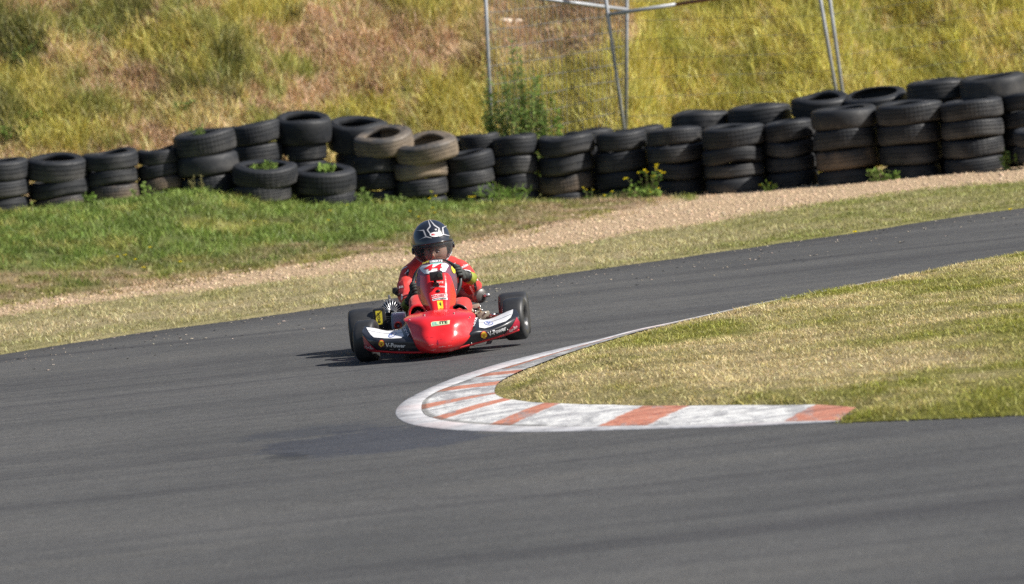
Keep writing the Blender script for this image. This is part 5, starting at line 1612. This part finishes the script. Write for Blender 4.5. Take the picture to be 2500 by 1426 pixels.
# brake and linkage (picture right)
bk = MB()
bk.box(Q(1160, 754, 0.55), (0.065, 0.05, 0.055), Matrix.Rotation(R_(-8), 3, 'Y'), bev=0.006)
bk.box(Q(1180, 770, 0.5), (0.080, 0.05, 0.045), Matrix.Rotation(R_(-4), 3, 'Y'), bev=0.006)
bk.box(Q(1165, 767, 0.52), (0.05, 0.04, 0.04), Matrix.Rotation(R_(30), 3, 'Y'), bev=0.005)
bk.tube([Q(1146, 750, .5), Q(1156, 762, .5), Q(1170, 775, .5)], 0.008, 8).tube([Q(1166, 745, .54), Q(1175, 760, .5)], 0.006, 8)
bko = bk.build("brake_caliper", TAN, kart, auto=40)
for x, y in ((1172, 748), (1176, 757), (1185, 764), (1190, 775), (1173, 779), (1160, 760)):
    MB().tube([Q(x, y, .47), Q(x, y, .52)], 0.006, 8).build("bolt", SILV, bko, origin=K0)
MB().box(Q(1158, 757, 0.515), (0.038, 0.012, 0.022), bev=0.002).build("pad_slot", BLKP, bko, origin=K0)
MB().tube([Q(1190, 776, .4), Q(1222, 768, .1)], 0.010, 8).build("steering_arm", STEEL, kart)
MB().tube([Q(1198, 771, .38), Q(1206, 770, .30)], 0.014, 10).build("rod_end", SILV, kart)

# ------------------------------------------------------------------ driver
person = thing("person", "person in red race suit, black helmet and dark gloves, driving the kart", "person", L(0, 1.05, 0.08))
SUIT = simple("red_race_suit", (0.74, 0.045, 0.022), 0.65, 0, 0.14, 14, 0.4)
def suit_mat():
    m, nt, b = new_mat("race_suit_cloth")
    f = noise(nt, 10, 5, 0.6, mapscale=(1, 1, 0.5))
    nt.links.new(ramp(nt, noise(nt, 5, 3), [(0.3, (0.52, 0.020, 0.020)), (0.7, (0.70, 0.036, 0.026))]), b.inputs['Base Color'])
    b.inputs['Roughness'].default_value = 0.6
    b.inputs['Sheen Weight'].default_value = 0.15
    f2 = noise(nt, 5, 4, 0.7, mapscale=(1, 1, 2.2), rot=(0.4, 0.6, 0))
    bump(nt, b, math_(nt, 'ADD', f, f2), 0.7, 0.012)
    return m
SUIT = suit_mat()
SKIN = simple("skin", (0.58, 0.35, 0.25), 0.5, 0, 0.1, 30)
SKIN.node_tree.nodes["Principled BSDF"].inputs['Subsurface Weight'].default_value = 0.08
SKIN.node_tree.nodes["Principled BSDF"].inputs['Subsurface Scale'].default_value = 0.02
GLV = simple("dark_glove", (0.035, 0.038, 0.036), 0.7, 0, 0.3, 60, 0.3)
GLY = simple("lime_glove_cuff", (0.25, 0.29, 0.035), 0.6, 0, 0.25, 40, 0.3)
BOOT = simple("black_boot", (0.02, 0.02, 0.02), 0.6, 0, 0.2, 40)

HC = Q(1055, 594, 1.02)          # helmet centre
J = {}
J['pelvis'] = L(0.0, 0.98, 0.17); J['waist'] = L(0.0, 1.04, 0.28); J['chest'] = L(-0.005, 1.06, 0.42)
J['neck'] = L(-0.02, 1.04, 0.50)
J['head'] = HC + Vector((0, 0.02, 0.02)); J['neck2'] = J['neck'].lerp(J['head'], 0.45)
J['lsh'] = Q(1001, 668, 1.02); J['lel'] = Q(987, 712, 0.88); J['lwr'] = Q(1001, 738, 0.68); J['lha'] = Q(1010, 716, 0.60)
J['lcl'] = Q(1025, 655, 1.05); J['rcl'] = Q(1096, 652, 1.05)
J['rsh'] = Q(1124, 660, 1.02); J['rel'] = Q(1158, 706, 0.86); J['rwr'] = Q(1141, 676, 0.66); J['rha'] = Q(1125, 666, 0.60)
J['lhip'] = L(-0.085, 0.93, 0.16); J['rhip'] = L(0.085, 0.93, 0.16)
J['lkn'] = Q(1021, 740, 0.45); J['rkn'] = Q(1130, 746, 0.45); J['lkm'] = J['lhip'].lerp(J['lkn'], 0.5); J['rkm'] = J['rhip'].lerp(J['rkn'], 0.5)
J['lan'] = L(-0.12, 0.05, 0.13); J['ran'] = L(0.13, 0.05, 0.13)
J['lto'] = L(-0.12, -0.06, 0.16); J['rto'] = L(0.13, -0.06, 0.16)
EDG = [('pelvis', 'waist'), ('waist', 'chest'), ('chest', 'neck'), ('neck', 'neck2'), ('neck2', 'head'), ('chest', 'lcl'), ('lcl', 'lsh'), ('lsh', 'lel'), ('lel', 'lwr'), ('lwr', 'lha'),
       ('chest', 'rcl'), ('rcl', 'rsh'), ('rsh', 'rel'), ('rel', 'rwr'), ('rwr', 'rha'), ('pelvis', 'lhip'), ('lhip', 'lkm'), ('lkm', 'lkn'), ('lkn', 'lan'), ('lan', 'lto'),
       ('pelvis', 'rhip'), ('rhip', 'rkm'), ('rkm', 'rkn'), ('rkn', 'ran'), ('ran', 'rto')]
RAD = dict(pelvis=.13, waist=.12, chest=.14, neck=.075, neck2=.055, head=.085, lcl=.085, rcl=.085, lsh=.068, rsh=.070, lel=.052, rel=.056, lwr=.036, rwr=.036, lha=.028, rha=.028,
           lhip=.085, rhip=.085, lkm=.078, rkm=.078, lkn=.062, rkn=.062, lan=.04, ran=.04, lto=.032, rto=.032)
def skinned(name, keys, scale, mat, parent, sub=2, add=0.0):
    ks = [k for k in J if k in keys]
    me = bpy.data.meshes.new(name)
    org = person.location
    me.from_pydata([tuple(J[k] - org) for k in ks], [(ks.index(a), ks.index(b)) for a, b in EDG if a in ks and b in ks], [])
    o = bpy.data.objects.new(name, me); link(o); o.parent = parent
    sk = o.modifiers.new("skin", 'SKIN'); sk.use_smooth_shade = True
    for k, d in zip(ks, me.skin_vertices[0].data):
        r = RAD[k] * scale + add
        d.radius = (r, r); d.use_root = (k == 'pelvis')
    s = o.modifiers.new("sub", 'SUBSURF'); s.levels = sub; s.render_levels = sub
    dg = bpy.context.evaluated_depsgraph_get(); dg.update()
    nm = bpy.data.meshes.new_from_object(o.evaluated_get(dg))
    o.modifiers.clear(); o.data = nm
    nm.materials.clear(); nm.materials.append(mat)
    nm.polygons.foreach_set("use_smooth", [True] * len(nm.polygons))
    return o
body = skinned("body", set(J), 0.80, SKIN, person)
# face sculpted onto the front of the head, part of the same body mesh
fm = MB(); nu, nv = 40, 30; RX, RY, RZ = 0.074, 0.085, 0.104
tilt = Matrix.Rotation(R_(6), 3, 'Y') @ Matrix.Rotation(R_(-8), 3, 'Z')
hc = Q(1063, 613.5, 0.965)
def face_pt(th, ph):
    x = math.sin(ph) * math.cos(th); y = math.sin(ph) * math.sin(th); z = math.cos(ph)
    p = Vector((x * RX, y * RY, z * RZ))
    if y < 0:
        g = lambda cx, cz, s: math.exp(-(((x - cx) / s) ** 2 + ((z - cz) / s) ** 2))
        p.y -= 0.020 * g(0, -0.22, 0.13) + 0.010 * g(0, -0.06, 0.10) + 0.006 * (g(0.3, 0.18, 0.16) + g(-0.3, 0.18, 0.16)) + 0.006 * g(0, -0.52, 0.16)
        p.y += 0.010 * (g(0.32, 0.0, 0.16) + g(-0.32, 0.0, 0.16))
    return hc + tilt @ p
vs = [face_pt(2 * math.pi * i / nu, math.pi * j / nv) for j in range(nv + 1) for i in range(nu)]
fs = [(j * nu + i, (j + 1) * nu + i, (j + 1) * nu + (i + 1) % nu, j * nu + (i + 1) % nu) for j in range(nv) for i in range(nu)]
fm.add(vs, fs); fo = fm.build("face", SKIN, None, origin=person.location)
bm = bmesh.new(); bm.from_mesh(body.data); bm.from_mesh(fo.data); bm.to_mesh(body.data); bm.free()
bpy.data.objects.remove(fo); body.data.polygons.foreach_set("use_smooth", [True] * len(body.data.polygons))
EYEW = simple("eye_white", (0.75, 0.73, 0.70), 0.25, 0, 0.03, 30); EYED = simple("dark_iris", (0.03, 0.018, 0.012), 0.2, 0, 0.1, 30); HAIR = simple("dark_hair", (0.025, 0.017, 0.013), 0.7, 0, 0.3, 60)
for sx in (-1, 1):
    e = hc + tilt @ Vector((sx * 0.024, -0.0715, 0.0))
    eo = MB().ell(e, (0.0110, 0.008, 0.0048), tilt, 14, 10).build("eye", EYEW, person)
    MB().ell(e + tilt @ Vector((0.001 if sx < 0 else -0.001, -0.0062, -0.001)), (0.0052, 0.0042, 0.0046), tilt, 12, 8).build("iris", EYED, eo, origin=person.location)
    MB().tube([hc + tilt @ Vector((sx * x, y, z)) for x, y, z in ((0.010, -0.079, 0.0105), (0.024, -0.083, 0.0135), (0.040, -0.073, 0.0095))], [0.0022, 0.003, 0.0016], 6).build("eyebrow", HAIR, person)
# race suit: the same frame, fuller, leaving hands and head free
suit = skinned("race_suit", {'pelvis', 'waist', 'chest', 'neck', 'lcl', 'rcl', 'lsh', 'rsh', 'lel', 'rel', 'lwr', 'rwr', 'lhip', 'rhip', 'lkm', 'rkm', 'lkn', 'rkn', 'lan', 'ran'}, 1.0, SUIT, person, 3, 0.006)
suit.data.update()
from mathutils import noise as mnoise
_n = [v.normal.copy() for v in suit.data.vertices]
for v, nn_ in zip(suit.data.vertices, _n):
    p = v.co
    q = mnoise.turbulence(Vector((p.x * 6, p.y * 6, p.z * 11)), 2, True, noise_basis='PERLIN_ORIGINAL')
    v.co = p + nn_ * (0.016 * (q - 0.40))
for k in ('l', 'r'):
    a = J[k + 'an']; t = J[k + 'to']
    MB().tube([a + (a - t) * 0.2 + Vector((0, 0, -0.01)), a, a.lerp(t, 0.6), t], [0.038, 0.045, 0.040, 0.026], 14).build("boot", BOOT, person)
# white stripes, script and cat emblem on the sleeves
smb = MB(); smb.v = [tuple(v.co + person.location) for v in suit.data.vertices]; smb.f = [tuple(p.vertices) for p in suit.data.polygons]
bsu = bvh_of(smb)
decal("white_stripe", [([(1126, 658), (1136, 658.5), (1146, 661), (1153, 666), (1152, 668), (1145, 663.5), (1136, 661), (1127, 661)], 0), ([(1149, 667), (1156, 671), (1155, 673.5), (1149, 669)], 0), ([(1157, 674), (1162, 679), (1167, 685), (1165, 685.5), (1160, 681), (1156, 676)], 0)], bsu, WHT, suit, 0.003, 3)
decal("white_stripe", [([(975.5, 662), (983, 655.5), (994, 650.5), (995, 652), (985, 657), (977, 664.5)], 0)], bsu, WHT, suit, 0.003, 3)
text("lettering", "aim", (1128, 657), (1143, 650), 7, bsu, WHT, suit, 0.004, bold=0.02, shear=0.2)
cat = [(0, 0), (3, -2), (7, -2.2), (10, -4.5), (11, -3), (9.5, -1), (11, 1.5), (10, 1.8), (8, 0), (4, 0.2), (1, 1.5)]
decal("cat_emblem", [([(1103 + x * 0.9, 644 + y * 0.9 + x * 0.15) for x, y in cat], 0)], bsu, WHT, suit, 0.004, 2)
decal("cat_emblem", [([(988 + x * 0.85, 670 + y * 0.8 - x * 0.75) for x, y in cat], 0)], bsu, WHT, suit, 0.004, 2)
decal("white_patch", [([(1147, 697), (1150, 700), (1152, 706), (1157, 708), (1152, 709), (1148, 705)], 0), ([(1155, 711), (1158, 716), (1160, 722), (1157, 721), (1154, 716)], 0)], bsu, WHT, suit, 0.003, 2)
decal("white_patch", [([(980, 719), (983, 719), (984.5, 728), (981, 734), (980, 728)], 0)], bsu, WHT, suit, 0.003, 2)
text("lettering", "RBI", (976, 705), (985, 703), 5, bsu, WHT, suit, 0.004)

DKS = simple("sleeve_shade_red", (0.22, 0.012, 0.014), 0.7, 0, 0.2, 20)  # darker suit red, for fold shading painted on the sleeves
decal("sleeve_shade", [([(976, 690), (983, 684), (987, 700), (985, 716), (979, 716)], 0)], bsu, DKS, suit, 0.0015, 3)  # shaded fold painted as a darker red decal
decal("sleeve_shade", [([(1131, 700), (1142, 694), (1150, 705), (1152, 722), (1143, 724), (1135, 714)], 0)], bsu, DKS, suit, 0.0015, 3)  # same painted fold shade on the other sleeve
decal("black_panel", [([(992, 660), (997, 655), (1000, 662), (996, 675), (992, 672)], 0)], bsu, BLKP, suit, 0.0016, 3)
decal("black_panel", [([(1157, 690), (1161, 689), (1164, 703), (1161, 712), (1158, 706)], 0)], bsu, BLKP, suit, 0.0016, 3)
text("lettering", "Mission", (1146, 700), (1158, 724), 4.5, bsu, WHT, suit, 0.004, bold=0.02, up=(0.9, -0.4))
text("lettering", "SF", (1153, 682), (1160, 688), 4.5, bsu, WHT, suit, 0.004, bold=0.03)
# gloves: cuff, palm, four fingers and a thumb closed round the rim
def glove(wrist, grip, side):
    ax = (grip - wrist).normalized()
    rim_r = (grip - swc).normalized(); tang = sa.cross(rim_r).normalized()
    if tang.dot(Vector((0, 0, 1))) < 0: tang = -tang
    root = thing("glove", None, None); root.parent = person; root.location = (0, 0, 0)
    palm_c = grip - ax * 0.028 + sa * 0.008
    g = MB()
    # palm
    rot = Matrix((ax, tang, ax.cross(tang))).transposed()
    g.ell(palm_c, (0.045, 0.042, 0.022), rot, 16, 10)
    g.tube([wrist + ax * 0.01, palm_c], [0.031, 0.030], 12)
    up = ax.cross(tang)
    if up.dot(sa) < 0: up = -up
    for k in range(4):
        ln = (0.92, 1.0, 0.95, 0.78)[k]
        b = palm_c + ax * 0.026 + tang * (0.030 - 0.020 * k) + up * 0.010
        p1 = b + (ax * 0.024 + up * 0.012) * ln; p2 = p1 + (ax * 0.020 - up * 0.014) * ln; p3 = p2 + (-ax * 0.006 - up * 0.020) * ln; p4 = p3 + (-ax * 0.018 - up * 0.004) * ln
        g.tube([b, p1, p2, p3, p4], [0.0105, 0.0105, 0.0098, 0.0092, 0.0070], 8)
    b = palm_c + tang * 0.030 - ax * 0.004
    g.tube([b, b + tang * 0.020 + ax * 0.010, b + tang * 0.030 + ax * 0.028 - up * 0.006, b + tang * 0.026 + ax * 0.044 - up * 0.010], [0.014, 0.0125, 0.011, 0.008], 8)
    o = g.build("hand_shell", GLV, None, origin=person.location); o.location = (0, 0, 0); o.parent = root
    c = MB().tube([wrist - ax * 0.050, wrist - ax * 0.02, wrist + ax * 0.012], [0.042 + (0.006 if side < 0 else 0), 0.040 + (0.006 if side < 0 else 0), 0.036], 18)
    c = c.build("cuff", GLY, None, origin=person.location); c.location = (0, 0, 0); c.parent = root
    st_ = MB().tube([wrist + ax * 0.006, wrist + ax * 0.024], [0.0385, 0.0365], 18)
    s2 = st_.build("wrist_strap", BLKP, None, origin=person.location); s2.location = (0, 0, 0); s2.parent = root
glove(J['lwr'], Q(1012, 712, 0.58), -1)
glove(J['rwr'], Q(1121, 667, 0.58), 1)

# --- helmet
HX, HY, HZ = 0.134, 0.158, 0.150
hrot = Matrix.Rotation(R_(-3), 3, 'Y') @ Matrix.Rotation(R_(10), 3, 'X') @ Matrix.Rotation(R_(3), 3, 'Z')
def hel(th, ph, k=1.0):
    """th: -180..180, 0 = front; ph: elevation"""
    x = math.sin(th) * math.cos(ph); y = -math.cos(th) * math.cos(ph); z = math.sin(ph)
    sx = HX; sy = HY; sz = HZ
    if z < 0:
        sx = HX * (1 - 0.10 * z * z * 2); sy = HY * (1.0 + 0.05 * (-z) * (1 if y < 0 else -1.5))
    return HC + hrot @ Vector((x * sx * k, y * sy * k, z * sz * k))
def hel_grid(th0, th1, ph0, ph1, nt_, np_, k, keep=None):
    mb = MB(); ok = []
    for j in range(np_ + 1):
        for i in range(nt_ + 1):
            mb.v.append(tuple(hel(th0 + (th1 - th0) * i / nt_, ph0 + (ph1 - ph0) * j / np_, k)))
    for j in range(np_):
        for i in range(nt_):
            th = th0 + (th1 - th0) * (i + .5) / nt_; ph = ph0 + (ph1 - ph0) * (j + .5) / np_
            if keep is None or keep(th, ph):
                a = j * (nt_ + 1) + i; mb.f.append((a, a + 1, a + nt_ + 2, a + nt_ + 1)); mb.mi.append(0)
    return mb
def port(th, ph):      # eye port
    a = abs(math.degrees(th)); e = math.degrees(ph)
    return a < 68 and -44 + 12 * (a / 68) ** 2 < e < 3 - 3 * (a / 68) ** 2
HBLK = simple("glossy_black_helmet", (0.016, 0.019, 0.030), 0.22, 0, 0.3, 8, coat=0.9)
hm = hel_grid(-math.pi, math.pi, R_(-58), R_(90), 96, 64, 1.0, lambda t, p: not port(t, p))
hroot = thing("helmet", None, None); hroot.parent = person; hroot.location = (0, 0, 0)
def puth(mb, nm, mat, **k):
    o = mb.build(nm, mat, None, origin=person.location, **k); o.location = (0, 0, 0); o.parent = hroot; return o
shell_o = solid(puth(hm, "shell", HBLK), 0.012, -1)
full = hel_grid(-math.pi, math.pi, R_(-58), R_(90), 64, 48, 1.0)
bh = bvh_of(full)
# padding inside, seen through the visor around the face
puth(hel_grid(-math.pi, math.pi, R_(-60), R_(80), 48, 36, 0.84, lambda t, p: not (abs(math.degrees(t)) < 52 and -46 < math.degrees(p) < 8)), "padding", BLKP)
puth(hel_grid(R_(-60), R_(60), R_(-56), R_(-29), 30, 8, 0.93), 'chin_guard', BLKP)
vis = hel_grid(R_(-74), R_(74), R_(-47), R_(8), 40, 16, 1.022)
visor = solid(face_front(puth(vis, "visor", SMOKE)), 0.002, -1)
# chin vent edge, white chin tape, visor pivots
def hline(pts, r, nm, mat):
    fine = [crom([Vector(p) for p in pts], (len(pts) - 1) * i / 20) for i in range(21)]
    return puth(MB().tube([hel(R_(p.x), R_(p.y), 1.028) for p in [Vector((q[0], q[1], 0)) for q in fine]], r, 8), nm, mat)
hline([(-74, -26, 0), (-58, -37, 0), (-28, -45, 0), (0, -47, 0), (28, -45, 0), (58, -37, 0), (74, -26, 0)], 0.0022, "visor_edge", simple("pale_trim", (0.45, 0.46, 0.47), 0.3, 0, 0.1, 20))
hline([(52, -52, 0), (56, -40, 0), (60, -28, 0)], 0.004, "chin_strap", WHT)
for sx in (-1, 1):
    p = hel(R_(sx * 74), R_(-8), 1.03)
    puth(MB().ell(p, (0.008, 0.022, 0.022), hrot, 14, 10), "visor_pivot", HBLK)
# peak ridge above the visor
hline([(-66, 5, 0), (-44, 10, 0), (-15, 13, 0), (15, 13, 0), (44, 10, 0), (66, 5, 0)], 0.005, "brow_ridge", HBLK)
# grey angular pattern on the crown (photo pixels)
GRYV = simple("silver_grey_paint", (0.42, 0.42, 0.45), 0.3, 0, 0.05, 12, coat=0.5)
def poly_line(pts, w0=2.2):
    out = []
    for a, b, wa, wb in pts:
        d = (Vector(b) - Vector(a)).normalized(); n = Vector((-d.y, d.x))
        A, B = Vector(a) - d * 0.4, Vector(b) + d * 0.4
        out.append(([tuple(A + n * wa / 2), tuple(B + n * wb / 2), tuple(B - n * wb / 2), tuple(A - n * wa / 2)], 0))
    return out
Zm = lambda x, y: (1000 + x / 11.883, 530 + y / 11.883)
segs = [((540, 95), (600, 275), 1.2, 3.2), ((600, 275), (515, 380), 3.0, 2.8), ((515, 380), (600, 490), 2.8, 2.6), ((590, 90), (720, 250), 1.2, 3.0), ((720, 250), (850, 335), 3.0, 3.0), ((850, 335), (840, 440), 3.0, 2.4),
        ((200, 398), (410, 395), 0.6, 2.8), ((410, 395), (485, 575), 3.2, 3.2), ((485, 575), (300, 660), 3.0, 0.6), ((485, 575), (640, 612), 3.0, 0.8),
        ((1055, 275), (945, 325), 1.0, 2.6), ((945, 325), (965, 510), 3.0, 3.2), ((965, 510), (1140, 552), 3.0, 0.7), ((965, 510), (855, 575), 3.0, 1.2)]
decal("star_pattern", poly_line([(Zm(*a), Zm(*b), wa, wb) for a, b, wa, wb in segs]), bh, GRYV, hroot, 0.0015, 3)
bad2 = decal("oval_badge", [(disc(*Zm(740, 510), 13, 5.8, -4), 0)], bh, WHT, hroot, 0.003, 3)
text("lettering", "BELL", Zm(640, 540), Zm(760, 528), 4.2, bh, REDV, hroot, 0.0042, bold=0.03)
decal("vent", [([Zm(725, 355), Zm(775, 345), Zm(785, 385), Zm(735, 395)], 0)], bh, SILV, hroot, 0.003, 2)
